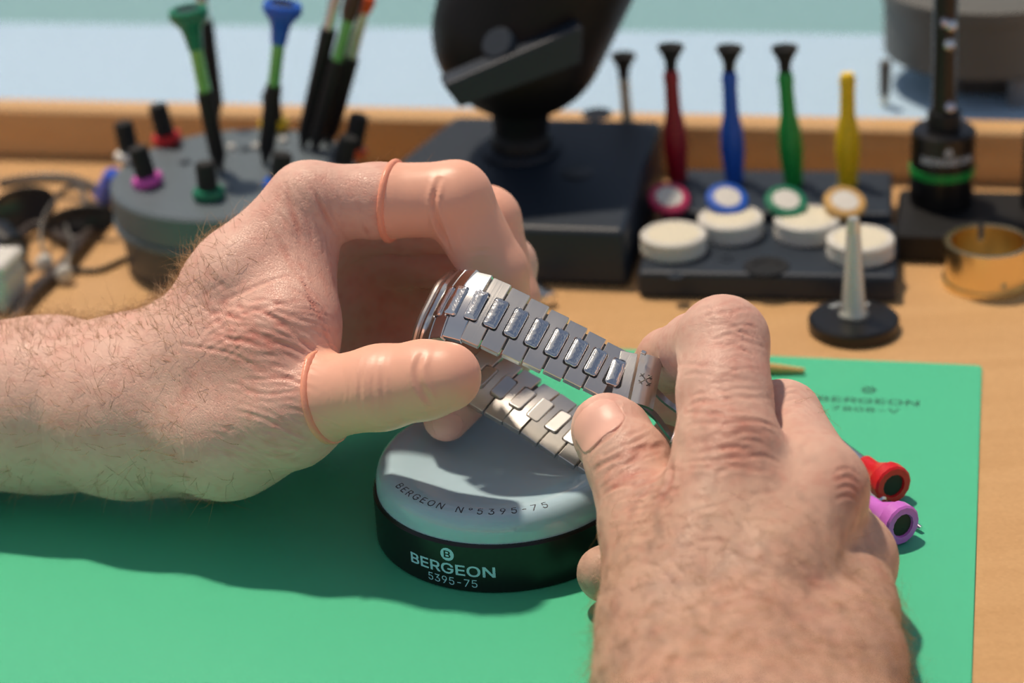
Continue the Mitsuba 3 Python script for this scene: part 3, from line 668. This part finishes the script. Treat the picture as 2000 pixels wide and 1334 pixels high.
def emblem():
    ms = []
    for q in range(4):
        R4 = rotm([0, 0, 1], q * math.pi / 2 + math.pi / 4)
        pet = [tube(spline([(0.15, 0, 0), (0.9, 0.0, 0), (1.55, 0.35, 0), (1.5, 0.75, 0)], 14), np.linspace(.13, .17, 14), 6),
               tube(spline([(0.15, 0, 0), (0.9, 0.0, 0), (1.55, -0.35, 0), (1.5, -0.75, 0)], 14), np.linspace(.13, .17, 14), 6),
               tube(np.array([(0.3, 0, 0), (1.2, 0, 0), (2.1, 0, 0)]), [.1, .18, .12], 6)]
        ms.append(put(cat(pet), [0, 0, 0], R4 * 1.12))
    return cat(ms)
add(wk + '__clasp_emblem', put(emblem(), c_o + ct * 2.9 - cn * 0.02, CMx), 'm_dark_steel', True, label='small flower cross emblem')
add(wk + '__pin', rod(at(1253, 687, 617.6), at(1262, 691, 617.2), 0.6, bev=0.15), 'm_chrome', 30)
def strip(pts, wvec, th):
    p = spline(pts, 16); t = np.gradient(p, axis=0); t /= np.linalg.norm(t, axis=1, keepdims=True); w = unit(wvec)
    n = np.cross(t, w); n /= np.linalg.norm(n, axis=1, keepdims=True); wv = np.cross(n, t); W2 = np.linalg.norm(wvec) / 2
    V, f = [], []
    for i in range(16): V += [p[i] - wv[i] * W2 + n[i] * th / 2, p[i] + wv[i] * W2 + n[i] * th / 2, p[i] + wv[i] * W2 - n[i] * th / 2, p[i] - wv[i] * W2 - n[i] * th / 2]
    for k in range(15):
        for j in range(4): a, b = k * 4 + j, k * 4 + (j + 1) % 4; f += [[a, b, b + 4], [a, b + 4, a + 4]]
    f += [[0, 2, 1], [0, 3, 2], [60, 61, 62], [60, 62, 63]]
    m = tm(V, f); m.fix_normals(); return m
wv_ = 1.9 * ca + 1.0 * cn
add(wk + '__clasp_blade', strip([at(1262, 745, 620), at(1284, 768, 623), at(1304, 787, 626), at(1322, 800, 627), at(1352, 818, 630)], wv_, 0.8), 'm_steel', 30)
add(wk + '__clasp_blade', strip([at(1243, 782, 619), at(1262, 797, 622), at(1284, 818, 625), at(1304, 845, 627), at(1325, 868, 629)], wv_, 0.8), 'm_steel', 30)
add(wk + '__clasp_hinge', rod(at(1322, 842, 627), at(1313, 866, 625), 0.9, bev=0.2), 'm_steel', 30)
# the far side of the bracelet, its inner face up
LJ = [(872, 690, 657), (908, 712, 654.5), (946, 734, 652), (984, 756, 649.5), (1021, 778, 647), (1056, 800.5, 644.5), (1091, 823, 642), (1126, 845.5, 639.5), (1161, 868, 637.5), (1196, 890, 636), (1231, 910, 635)]
JL = [at(*j) for j in LJ]; AL = [across(j, (-47 + 0.5 * k, 101 - 1.5 * k), j[2], 13.0) for k, j in enumerate(LJ)]
jr = np.random.default_rng(12)
for k in range(len(JL) - 1):
    j = rotm([0, 1, 0], jr.uniform(-.07, .07)) @ rotm([1, 0, 0], jr.uniform(-.04, .04))
    add(wk + '__link', link_plate(JL[k], JL[k + 1], AL[k], AL[k + 1], 1, .2, jit=j, nh=8.6, nw=2.0, gap=0.5), 'm_steel_inner', 25)
for k in range(1, len(JL) - 1):
    j = rotm([0, 1, 0], jr.uniform(-.22, .22)) @ rotm([1, 0, 0], jr.uniform(-.1, .1))
    add(wk + '__center_link', center_link(JL[k], JL[k - 1] - JL[k + 1], AL[k], 1, 4.4, 8.9, 0.0, jit=j, lift=0.25), 'm_steel_inner', 30)
    add(wk + '__link_bar', link_bar(JL[k], JL[k - 1] - JL[k + 1], AL[k]), 'm_dark_steel', 30)
# the head, seen from its edge
ha = unit(AU[10]); hn = unit(-R_ + 0.10 * W_ + 0.10 * U_); hn = unit(hn - ha * (hn @ ha)); g_ = np.cross(ha, hn); g_ = g_ if g_ @ W_ > 0 else -g_
HM = np.stack([np.cross(ha, hn), ha, hn], 1); HC = JU[10] + g_ * 18.5 + hn * 0.6
def octo(r, round_): return sg.Polygon([(r / math.cos(math.pi / 8) * math.cos(math.pi / 8 + k * math.pi / 4), r / math.cos(math.pi / 8) * math.sin(math.pi / 8 + k * math.pi / 4)) for k in range(8)]).buffer(-round_).buffer(round_, quad_segs=8)
add(wk + '__case', put(plate(octo(18.6, 9).union(sg.box(-6, -19.8, 6, 19.8).buffer(-1).buffer(1)), 5.0, 0.7, z0=-4.6), HC, HM), 'm_chrome', 30, label='polished steel case')
add(wk + '__bezel', put(plate(octo(17.6, 10), 2.3, 0.8, z0=0.4), HC, HM), 'm_brushed', 30, label='rounded eight-sided bezel')
add(wk + '__dial', put(lathe([(0, 0), (14.2, 0), (14.2, .3), (0, .3)], 64), HC + hn * 2.45, HM), 'm_black', 30)

# ------------------------------------------------------------------ things on the bench
def depth(p): return (np.asarray(p) - EYE) @ W_
def above(base, x, y, tilt=0.42):
    """the point seen at pixel x, y that stands over base: the depth falls as it rises"""
    d = depth(base); q = at(x, y, d); h = np.linalg.norm(q - base); return at(x, y, d - tilt * h)

# rotating stand for screwdrivers
sk = thing('screwdriver_stand', 'round dark grey revolving stand holding screwdrivers and blade tubes, behind the left hand', 'tool stand')
SC = on(474, 485, 0); SR, SH = 48.2, 33.0
add(sk + '__base', put(lathe([(0, 0), (44.5, 0), (45.5, 1), (46.2, 16.4), (0, 16.4)], 96), SC), 'm_anodised_dark', 40)
add(sk + '__turntable', put(lathe([(0, 16.4), (47.6, 16.4), (48.6, 17.2), (48.6, 19.2), (47.4, 19.8), (47.2, 20.6), (48.2, 21.2), (48.2, SH - 1.2), (47, SH), (0, SH)], 96), SC), 'm_anodised', 40, label='grey turntable with a rim')
def slot(x, y, r=2.6):
    add(sk + '__hole', put(lathe([(0, 0), (r, 0), (r, .25), (r * .7, .3), (r * .7, .05), (0, .05)], 20), on(x, y, SH - 0.02)), 'm_black', 30)
for x, y in ((362, 318), (345, 290), (480, 292)): slot(x, y)
for x, y in ((452, 292), (500, 291), (553, 278)):
    add(sk + '__stud', put(lathe([(0, 0), (1.7, 0), (1.7, 1.6), (1.2, 2.1), (0, 2.2)], 16), on(x, y, SH - 0.02)), 'm_white_plastic', 30)
tubes = [((279, 193), (300, 268), 'red', 'black blade tube with red collar on the stand'), ((230, 238), (246, 312), 'white', 'leftmost black blade tube, white collar, on the stand rim'),
         ((268, 288), (291, 362), 'magenta', 'black blade tube with magenta collar on the stand'), ((400, 318), (409, 388), 'green', 'black blade tube with green collar at the stand front'),
         ((552, 300), (545, 372), 'blue', 'black blade tube with blue collar beside the knuckles'), ((722, 222), (706, 302), 'orange', 'rightmost black blade tube, orange collar, on the stand'),
         ((682, 268), (664, 338), 'grey', 'black blade tube with grey collar left of the orange-collared one'), ((672, 182), (658, 252), 'white', 'black blade tube with white collar at the stand back'),
         ((548, 160), (556, 232), 'yellow', 'black blade tube with yellow collar behind the blue screwdriver')]
for tp_, bp, colr, lab in tubes:
    k = thing('blade_tube', lab, 'blade tube', 'blade tubes on the stand')
    b = on(*bp, SH - .05); rv = b - SC; rv[2] = 0; rl = np.linalg.norm(rv)
    up = above(b, *tp_) - b
    if rl > 46.8: b = SC + rv / rl * 46.8 + np.array([0, 0, SH - .05])
    t = b + up; ax = unit(t - b); b = b + np.array([0, 0, 1]) * 0.6; L = np.linalg.norm(t - b)
    add(k + '__tube', along(b, t, [(0, 1), (3.7, 1), (3.9, 1.5), (3.9, L - .8), (3.3, L), (2.9, L - .1), (0, L - .3)]), 'm_black_rubber', 40)
    add(k + '__collar', along(b, t, [(0, 0), (5.6, 0), (6.2, .7), (6.2, 2.6), (5.6, 3.4), (3.95, 3.6), (3.95, .6), (0, .6)]), 'm_' + colr, 40, label=colr + ' collar')
def driver(b, t, colr, sleeve, lab, R=7.6, name='screwdriver', group='screwdrivers in the stand', head=True, fr=(.50, .76)):
    k = thing(name, lab, 'screwdriver', group); L = np.linalg.norm(t - b)
    f1, f2 = L * fr[0], L * fr[1]
    add(k + '__shaft', along(b, t, [(0, 0), (1.1, 0.4), (2.0, 4), (3.2, 7), (3.3, f1 - 1), (3.0, f1), (0, f1)]), 'm_black_satin', 40, label='black knurled grip')
    add(k + '__sleeve', along(b, t, [(0, f1 - .2), (2.5, f1 - .2), (2.5, f2), (0, f2)]), sleeve, 40, label='bright metal sleeve')
    if head:
        add(k + '__head', along(b, t, [(0, f2 - .2), (3.0, f2 - .2), (3.4, L - 12), (4.2, L - 8), (R - .9, L - 4.6), (R, L - 3.6), (R, L - .8), (R - .7, L), (R * .72, L), (R * .66, L - 1.2), (0, L - 1.2)], 32), 'm_' + colr, 40, label=colr + ' flared rotating head')
        add(k + '__head_cap', along(b, t, [(0, L - 1.3), (R * .62, L - 1.25), (R * .62, L - .7), (0, L - .6)]), 'm_black', 40)
    else:
        add(k + '__head', along(b, t, [(0, f2 - .2), (2.7, f2 - .2), (3.6, f2 + 3), (3.6, L - 1), (2.8, L), (0, L)], 24), 'm_' + colr, 40, label=colr + ' head')
    return k
def std(bp, tp_, *a, **k): b = on(*bp, SH); driver(b, above(b, *tp_), *a, **k)
mat('m_sleeve_green', two(pr(srgb(120, 190, 120), 0.22, 0.8)))
std((432, 336), (366, 16), 'green', 'm_sleeve_green', 'tall screwdriver with a green head standing in the grey stand')
std((425, 232), (392, -30), 'grey', 'm_chrome', 'tall dark screwdriver right behind the green-headed one', head=False, fr=(.74, .9))
std((517, 322), (553, 6), 'blue', 'm_sleeve_green', 'tall screwdriver with a blue head standing in the grey stand')
std((590, 292), (668, -60), 'grey', 'm_chrome', 'leaning screwdriver with a silver sleeve, leftmost of the three leaning ones', head=False, fr=(.68, .95))
std((612, 298), (698, -30), 'brown', 'm_sleeve_green', 'leaning screwdriver with a brown head, middle of the three leaning ones', head=False, fr=(.56, .8))
std((640, 285), (718, -8), 'orange', 'm_chrome', 'leaning screwdriver with an orange head, rightmost of the three leaning ones', head=False, fr=(.60, .90))
k = thing('pen_cap', 'blue plastic cap leaning on the left side of the grey stand', 'cap')
a, b = on(200, 392, 6), on(222, 338, 22)
add(k + '__shell', along(a, b, [(0, 0), (2.6, .3), (3.4, 1.6), (3.6, np.linalg.norm(b - a) - 1.5), (2.8, np.linalg.norm(b - a)), (0, np.linalg.norm(b - a))]), 'm_cap_blue', 40)
add(k + '__clip', rod(a + E1 * -3.6 + [0, 0, 2], b - E1 * 3.4, .8, bev=.2), 'm_cap_blue', 40)

# swivel vise
vk = thing('swivel_vise', 'black swivel vise with a ball head on a broad sloping base, standing in the middle', 'vise')
FR_ = on(1228, 563, 0); VD = 96.0
def vp(x, y, z): return FR_ + E1 * x + E2 * y + np.array([0, 0, z])
sph = trimesh.creation.icosphere(2, 1.0).vertices
def rhull(pts, r): return hull_pts(np.vstack([np.asarray(p) + sph * r for p in pts]))
r = 3.0
VP = [vp(-r, r, r), vp(-118, r, r), vp(-r, VD - r, r), vp(-88, VD - r, r), vp(-r - 1, r + 1, 23 - r), vp(-114, r + 1, 23 - r), vp(-r - 1, VD - r, 31 - r), vp(-85, VD - r, 31 - r)]
add(vk + '__base', rhull(VP, r), 'm_slate', 30, label='broad dark base block with a sloping top')
tz = lambda y: 23 + (31 - 23) * y / VD
def base_pt(x, y):
    q = on(x, y, 27)
    for _ in range(6): q = on(x, y, tz((q - FR_) @ E2) - 0.02)
    return q
sl_n = unit(np.cross(E1, E2 * VD + np.array([0, 0, 8])))
for x, y, rr_ in ((1128, 338, 6.2), (1166, 223, 6.2), (838, 340, 6)):
    add(vk + '__hole', put(lathe([(0, 0), (rr_, 0), (rr_, .15), (rr_ - .8, .3), (rr_ - .8, .1), (0, .1)], 32), base_pt(x, y), frame(z=sl_n)), 'm_black', 30)
NB = base_pt(1018, 292)
add(vk + '__collar', put(lathe([(0, 0), (15.5, 0), (16, .8), (15.5, 2.2), (13, 2.6), (0, 2.6)], 64), NB, frame(z=sl_n)), 'm_slate', 40)
BC = above(NB, 1015, 62)
add(vk + '__neck', along(NB, NB + unit(BC - NB) * 30, [(0, 1), (12.4, 1), (12.4, 5), (10.8, 7), (11.5, 14), (16, 24), (18, 30), (0, 30)], 48), 'm_black_satin', 40)
axis = unit(0.34 * R_ + 0.90 * U_ - 0.25 * W_)
R0 = 34.5
bowl = [(0, -R0)] + [(R0 * math.sin(a), -R0 * math.cos(a)) for a in np.linspace(.12, 1.50, 22)] + [(R0 + 1.5, 14), (R0 + 3.0, 30), (R0 + 2.2, 31.5), (R0 - 1, 31.5), (R0 - 2, 26), (0, 24)]
add(vk + '__ball_head', put(lathe(bowl, 72), BC, frame(z=axis)), 'm_bowl', 40, label='black bowl shaped ball head')
ja, jb = at(870, 166, depth(BC) - 40), at(1134, 52, depth(BC) - 40)
jx = unit(jb - ja); jn = unit(0.80 * U_ - 0.45 * W_); jn = unit(jn - jx * (jn @ jx)); jy = np.cross(jn, jx)
JB = hull_pts(np.vstack([ja + (jb - ja) * t + jy * y + jn * z + sph * 1.2 for t, y, z in [(.01, 1, -1), (.99, 1, -1), (.01, 9, -1), (.99, 9, -1), (.05, 1, -10), (.9, 1, -13), (.05, 14, -9), (.9, 14, -12)]]))
add(vk + '__jaw', JB, 'm_slate', 30, label='flat jaw bar across the head')
fn_ = unit(-0.42 * R_ + 0.25 * U_ - 0.87 * W_)
add(vk + '__knob', put(lathe([(0, 0), (6.5, 0), (6.5, 6), (5.5, 7), (0, 7)], 32), at(985, 96, depth(BC) - 30), frame(z=fn_)), 'm_slate', 40)

# tray of setting tools
tk = thing('tool_tray', 'slate plastic tray in two steps holding white discs and coloured setting tools', 'tray')
TFL, TFR = on(1246, 582, 0), on(1752, 592, 0); TW = np.linalg.norm(TFR - TFL); tx_ = unit(TFR - TFL); ty_ = np.cross([0, 0, 1], tx_); TMx = np.stack([tx_, ty_, [0, 0, 1]], 1)
def tr(x, y, z): return TFL + tx_ * x + ty_ * y + np.array([0, 0, z])
LZ, UZ = 10.5, 15.0
add(tk + '__lower_step', rhull([tr(x, y, z) for x in (2, TW - 2) for y in (2, 47) for z in (2, LZ - 2)], 2.0), 'm_slate', 30)
add(tk + '__upper_step', rhull([tr(x, y, z) for x in (6, TW - 4) for y in (49.5, 90) for z in (2, UZ - 2)], 1.8), 'm_slate', 30)
def trp(x, y, z): return on(x, y, z)
for x, y in ((1497, 521), (1320, 540), (1420, 505)):
    rr_ = 8.5 if x == 1497 else 3.0
    add(tk + '__recess', put(lathe([(0, .02), (rr_ * .55, .02), (rr_ * .6, .5), (rr_ * .95, .5), (rr_, 0)], 40), on(x, y, LZ)), 'm_black_satin' if x == 1497 else 'm_slate', 40)
for x, y, lab in ((1316, 490, 'leftmost thick white disc on the tray'), (1427, 457, 'second thick white disc from the left, on the tray'), (1576, 459, 'third thick white disc from the left, on the tray'), (1680, 499, 'rightmost thick white disc, on the tray behind the post')):
    k = thing('casing_disc', lab, 'disc', 'white discs on the tray'); o = on(x, y, LZ)
    add(k + '__body', put(lathe([(0, 0), (11.6, 0), (12.4, .6), (12.4, 2.9), (11.7, 3.4), (11.7, 3.7), (12.4, 4.2), (12.4, 6.8), (11.5, 7.6), (10.4, 7.6), (10.2, 7.2), (0, 7.2)], 64), o), 'm_white_plastic', 40)
    add(k + '__pad', put(lathe([(0, 7.1), (9.6, 7.1), (9.8, 7.4), (9.4, 7.7), (0, 7.8)], 48), o), 'm_ivory_pad', 40, label='ivory pad')
CN = unit(-0.62 * W_ + 0.55 * U_ + 0.05 * R_)
for x, y, colr in ((1307, 387, 'rose'), (1420, 388, 'blue'), (1535, 393, 'green'), (1650, 395, 'gold')):
    k = thing('ring_cup', f'white-centred {colr} ring leaning on the slate tray', 'ring', 'coloured rings on the tray')
    o = above(on(x, y + 34, UZ - .5), x, y)
    fM = frame(z=CN)
    add(k + '__ring', put(lathe([(0, -3), (6.5, -3), (8.0, -1.5), (8.2, 0), (7.6, 1.0), (6.0, 1.2), (5.6, .6), (0, .6)], 40), o, fM), 'm_' + colr, 40)
    add(k + '__pad', put(lathe([(0, .5), (5.4, .5), (5.2, 1.1), (0, 1.4)], 32), o, fM), 'm_white_plastic', 40, label='white pad')
for bx_, by_, tx2, ty2, colr, funnel, lab in ((1222, 235, 1218, 150, 'cream', 1, 'setting tool with a cream stem behind the vise base'), (1324, 350, 1310, 135, 'wine', 1, 'dark red setting tool standing in the tray'),
        (1434, 354, 1424, 138, 'blue', 1, 'blue setting tool standing in the tray'), (1550, 358, 1533, 138, 'bright_green', 1, 'green setting tool standing in the tray'), (1656, 360, 1655, 142, 'yellow', 0, 'yellow setting tool standing in the tray')):
    k = thing('setting_tool', lab, 'setting tool', 'setting tools in the tray'); b = on(bx_, by_, UZ - .3 if bx_ > 1230 else 0); t = above(b, tx2, ty2); L = np.linalg.norm(t - b)
    if bx_ < 1230: b = on(1226, 352, 0) + E1 * 2 ; t = above(b, tx2, ty2); L = np.linalg.norm(t - b)
    s_ = 0.95 if colr == 'cream' else 1.3
    add(k + '__stem', along(b, t, [(0, 0), (2.9 * s_, 0), (3.0 * s_, 4), (3.7 * s_, L * .3), (3.4 * s_, L * .48), (2.4 * s_, L * .62), (2.2 * s_, L * .85), (2.5 * s_, L - 3), (1.9 * s_, L - .4), (0, L)]), 'm_' + colr, 50)
    if funnel:
        ax = unit(t - b); t2 = t + ax * 9.5 + np.array([0.6, 0, 0])
        add(k + '__suction_head', along(t - ax * .5, t2, [(0, 0), (2.2, 0), (2.5, 4), (4.0, 7), (5.2, 8.8), (5.2, 10), (4.2, 10), (3, 8.2), (0, 8)]), 'm_black_rubber', 50, label='black rubber funnel head')

# black pole stand on its block
plk = thing('pole_stand', 'black pole stand with a green band and white print, standing on a black block', 'stand')
bl = on(1738, 512, 0)
bkk = thing('black_block', 'low black block under the pole stand at the right edge', 'block')
add(bkk, put(box(110, 44, 12, 1.5), bl + E1 * 56 + E2 * 22.5, BENCH), 'm_black_satin', 30)
PB = on(1838, 392, 12)
add(plk + '__base', put(lathe([(0, 0), (11.6, 0), (12.2, .6), (12.2, 11.8), (12.2, 29), (11, 30.2), (0, 30.4)], 64), PB), 'm_black', 40)
add(plk + '__band', put(lathe([(12.1, 12), (12.6, 12.1), (12.6, 15.2), (12.1, 15.3)], 64), PB), 'm_bright_green', 40, label='green band')
aa = math.radians(-90 - 2)
add(plk + '__lettering', put(wrap_cyl(text('BERGEON', 2.6, .08, True, 1.3), 12.2, aa, 19.2), PB), 'm_print_white', False, label='white printed maker name')
add(plk + '__emblem', put(wrap_cyl(disc_logo(1.5, .08), 12.2, aa, 24.4), PB), 'm_print_white', False)
PT = above(PB + [0, 0, 30], 1850, -150)
p0_ = PB + np.array([0, 0, 30.2])
add(plk + '__pole', rod(p0_, PT, 4.6, 4.6, 28, .5), 'm_black', 40)
add(plk + '__socket', put(lathe([(0, 0), (6.4, 0), (6.4, 6), (5.6, 7), (0, 7)], 32), p0_), 'm_black_satin', 40)
add(plk + '__screw', put(lathe([(0, 0), (1.9, 0), (1.9, 2.5), (1.2, 3), (0, 3)], 20), above(p0_, 1849, 213) - W_ * 4.5 , frame(z=-W_)), 'm_steel', 40)
for y_ in (92, 55): add(plk + '__screw', put(lathe([(0, 0), (2.0, 0), (2.0, 3), (1.4, 3.6), (0, 3.6)], 20), above(p0_, 1847 + (92 - y_) * .1, y_) - W_ * 4.5, frame(z=-W_)), 'm_chrome', 40)
add(plk + '__knob', rod(above(p0_, 1848, 48) - W_ * 6, above(p0_, 1832, 50) - W_ * 6, 1.6, 1.9, 16, .3), 'm_steel', 40)
k = thing('black_post', 'black cylinder post cut by the right edge of the picture, on the block', 'post')
add(k, put(lathe([(0, 0), (9, 0), (9.5, .5), (9.5, 30), (8.5, 31), (0, 31)], 48), on(2042, 400, 12)), 'm_black_satin', 40)

# grey machine behind the rail
gk = thing('grey_machine', 'blurred grey drum machine with a short pin, on the sill behind the pole', 'machine')
GB = on(1905, 215, RAIL_H - 3) + E2 * 42
dgp = depth(GB)
def gz_at(x, y, d): return at(x, y, d)
add(gk + '__pedestal', put(box(62, 50, 40, 2), GB + E1 * 22, BENCH), 'm_grey_machine_dark', 30)
GD = GB + np.array([0, 0, 16]); GDr = 43
top_ = at(1885, 20, dgp - 12)
add(gk + '__drum', put(lathe([(0, 0), (40, 0), (42, 1.5), (42.5, 24), (44, 25), (44, 30), (40, 31), (0, 31)], 80), np.array([*(GB + E1 * 2 - E2 * 6)[:2], GB[2] + 14])), 'm_grey_machine', 40)
nb = at(1728, 172, dgp - 30)
add(gk + '__pin', rod(nb + [0, 0, 12], nb - [0, 0, 3], 2.6, 2.2, 20, .4), 'm_grey_machine', 40)
add(gk + '__pin_tip', rod(nb - [0, 0, 3], nb - [0, 0, 8], 1.8, 1.2, 20, .3), 'm_ivory_pad', 40, label='pale tip')
k = thing('glass_vial', 'small pale cylinder on the sill at the right edge', 'vial')
add(k, put(lathe([(0, 0), (4.6, 0), (5, .5), (5, 13), (4, 14), (0, 14)], 32), on(1990, 224, RAIL_H - 3) + E2 * 12), 'm_grey', 40)

# brass movement ring
rk = thing('brass_ring', 'polished open brass ring with a notched wall and a base lip', 'ring')
BR = on(1926, 552, 0)
bs_ = m3.Manifold.cylinder(16.8, 15.2, 15.2, 96) + m3.Manifold.cylinder(2.4, 16.2, 16.2, 96) + m3.Manifold.cylinder(1.4, 15.7, 15.7, 96).translate((0, 0, 15.4))
bs_ = bs_ - m3.Manifold.cylinder(30, 13.4, 13.4, 96).translate((0, 0, 3)) - m3.Manifold.cube((2.2, 6, 8), True).translate((0.5, 14.6, 15)) - m3.Manifold.cylinder(8, 1.3, 1.3, 24).rotate((90, 0, 0)).translate((2.9, -10, 5.2))
add(rk, put(bs_, BR), 'm_brass', 30)

# post on a disc
pk2 = thing('spindle_stand', 'pale ribbed steel post on a round black foot in front of the tray', 'stand')
PD = on(1667, 643, 0)
add(pk2 + '__foot', put(lathe([(0, 0), (15.4, 0), (16, .5), (16, 4.2), (15.2, 5), (0, 5.1)], 80), PD), 'm_black', 40, label='round black foot')
rib = [(0, 4.9), (5.2, 4.9), (5.2, 6)]
for q in range(22): z_ = 6 + q * 1.35; rb = 4.5 - 1.9 * q / 22; rib += [(rb, z_), (rb - .28, z_ + .45), (rb - .28, z_ + .8), (rb - .03, z_ + 1.2)]
rib += [(2.5, 36), (2.2, 40), (1.8, 40.6), (0, 40.6)]
PTt = above(PD, 1667, 425); Lp = np.linalg.norm(PTt - PD); rib = [(a, b * Lp / 40.6) for a, b in rib]
mat('m_nickel', two(pr((0.72, 0.72, 0.66), 0.4, 0.85)))
add(pk2 + '__post', along(PD, PTt, rib, 32), 'm_nickel', 40, label='pale ribbed tapering post')
add(pk2 + '__lettering', put(wrap_flat(text('BERGEON', 1.9, .05, True, 1.3), 12.2, math.radians(90), 5.0), PD), 'm_print_white', False, label='small white print on the foot')

# screwdrivers lying on the mat
def lying(hp, np_, colr, lab, R=6.3, L=96):
    a = on(*hp, MH + R); b = on(*np_, MH + 2.4) ; b = a + unit(b - a) * L; b[2] = MH + 2.4
    k = thing('lying_screwdriver', lab, 'screwdriver', 'screwdrivers lying on the mat')
    oct_ = 12
    add(k + '__head', along(a - unit(b - a) * 5.2, b, [(0, .9), (R * .55, .9), (R * .60, 0), (R - .6, 0), (R, .6), (R, 4.2), (R - .8, 5.4), (4.2, 8.4), (3.1, 11), (3.0, 16.5), (2.4, 17.2), (0, 17.2)], 14), 'm_' + colr, 30, label=colr + ' flared head')
    add(k + '__head_cap', along(a - unit(b - a) * 5.2, b, [(0, .55), (R * .56, .75), (R * .56, 1.1), (0, 1.1)], 28), 'm_black_satin', 40, label='dark green-black cap')
    add(k + '__shaft', along(a - unit(b - a) * 5.2, b, [(0, 17), (2.1, 17), (2.1, 36), (2.6, 37), (2.6, 80), (1.0, 88), (.6, L), (0, L)], 20), 'm_chrome', 40, label='bright steel shaft')
lying((1728, 936), (1648, 893), 'red', 'screwdriver with a red head lying on the green mat beside the right hand')
lying((1742, 1014), (1668, 988), 'purple', 'screwdriver with a purple head lying on the green mat, nearest the viewer')
a, b = on(1800, 1032, MH + 1.6), on(1690, 962, MH + 2.2)
k = thing('lying_screwdriver', 'slim steel screwdriver lying under the red and purple heads, its tip out', 'screwdriver', 'screwdrivers lying on the mat')
Lq = np.linalg.norm(b - a)
add(k + '__shaft', along(a, b, [(0, 0), (.7, .1), (1.0, 4), (1.4, 6), (1.4, Lq * .5), (2.1, Lq * .54), (2.1, Lq * .6), (1.5, Lq * .62), (1.5, Lq * .68), (2.2, Lq * .7), (2.2, Lq * 1.9), (0, Lq * 1.9)], 20), 'm_chrome', 40)
k = thing('wooden_stick', 'ochre tapered wooden stick on the far edge of the mat behind the knuckle', 'stick')
add(k, put(rod(on(1572, 724, MH + 1.4), on(1490, 718, MH + 2.2), .9, 1.9, 16, .3), [0, 0, 0]), 'm_gold', 40)
k = thing('steel_rod', 'short bright steel rod end behind the left fingers', 'rod')
a, b = on(1075, 585, 3.2), on(1040, 560, 3.2)
add(k, rod(a, b, 3.0, 3.0, 24, .6), 'm_chrome', 40)

# eyeglasses and small things at the left edge
ek = thing('eyeglasses', 'dark wire eyeglasses with pale nose pads lying folded at the left edge', 'eyeglasses')
mat('m_lens', two(pr((0.03, 0.032, 0.036), 0.12, spec=0.5)))
def lens(cx, cy, rx, ry, z1, z2, rot):
    o = on(cx, cy, z1); pts = []
    for q in np.linspace(0, 2 * math.pi, 36, endpoint=False):
        x, y = rx * math.cos(q), ry * math.sin(q); xr, yr = x * math.cos(rot) - y * math.sin(rot), x * math.sin(rot) + y * math.cos(rot)
        pts.append(at(cx + xr, cy + yr, depth(o) - 0.30 * (yr * -1) / 4.9))
    pts = np.array(pts)
    add(ek + '__rim', tube(pts, 1.1, 8, True), 'm_black_satin', True)
    c_ = pts.mean(0); n = unit(np.cross(pts[0] - c_, pts[9] - c_)); V = np.vstack([pts + n * .3, [c_ + n * 1.2], pts - n * .3, [c_ + n * .6]]); f = []
    for i in range(36): j = (i + 1) % 36; f += [[i, j, 36], [37 + j, 37 + i, 73], [i, 37 + i, 37 + j], [i, 37 + j, j]]
    add(ek + '__lens', tm(V, f), 'm_lens', 40)
lens(45, 405, 62, 36, 9, 9, -.25); lens(158, 432, 66, 27, 8, 8, -.15)
def pxc(pts, n=30): return spline([on(*p) for p in pts], n)
mat('m_wire', two(pr(srgb(120, 116, 108), 0.35, 0.7)))
plain('m_temple', (62, 54, 50), 0.4)
add(ek + '__bridge', tube(pxc([(104, 392, 11), (125, 372, 15), (150, 366, 16), (165, 405, 11)]), 1.2), 'm_temple', True)
for w, p in (([(140, 362, 13), (108, 390, 13), (84, 430, 11), (82, 480, 7), (92, 508, 5)], (86, 515, 5)), ([(128, 440, 10), (140, 480, 8), (132, 515, 6), (126, 530, 4)], (125, 536, 4))):
    add(ek + '__pad_arm', tube(pxc(w), .8), 'm_wire', True)
    pad = trimesh.creation.icosphere(3, 1.0); pad.apply_scale([3.4, 2.6, 4.2]); pad = tm(pad.vertices, pad.faces)
    add(ek + '__nose_pad', put(pad, on(*p), rotm([0, 1, 0], .5)), 'm_white_plastic', True, label='pale nose pad')
for w in ([(20, 640, 3), (60, 580, 3), (120, 520, 3.5), (170, 460, 4), (215, 395, 4)], [(-40, 520, 4), (30, 470, 4), (70, 440, 4), (140, 470, 4), (205, 420, 4)], [(0, 360, 6), (60, 350, 8), (130, 350, 8), (200, 378, 6)]):
    add(ek + '__temple', tube(pxc(w, 40), 2.3), 'm_temple', True)
k = thing('wire', 'thin black wire between the eyeglasses and the grey stand', 'wire')
add(k, tube(pxc([(60, 560, 1.2), (130, 528, 1.2), (190, 528, 1.2), (250, 505, 1.2), (300, 500, 1.2)], 50), 1.1), 'm_black_satin', True)
k = thing('white_case', 'small white plastic case cut by the left edge of the picture', 'case')
add(k + '__body', put(box(26, 20, 15, 1.5), on(-22, 590, 0), BENCH), 'm_white_plastic', 30)
add(k + '__lid', put(box(26.6, 20.6, 4.5, 1.2), on(-22, 590, 0) + np.array([0, 0, 15.1]), BENCH), 'm_white_plastic', 30)
k = thing('black_loupe', 'black eye loupe lying on its side behind the white case', 'loupe')
a, b = on(-6, 470, 9), on(40, 500, 9)
add(k + '__shell', along(a, b, [(0, 0), (8.5, 0), (9, 1), (7.5, 9), (6.5, 15), (5, 15.5), (0, 15)], 40), 'm_black', 40)
add(k + '__lens', along(a, b, [(0, 15.2), (4.4, 15.3), (0, 16)], 30), 'm_grey', 40, label='shiny lens')
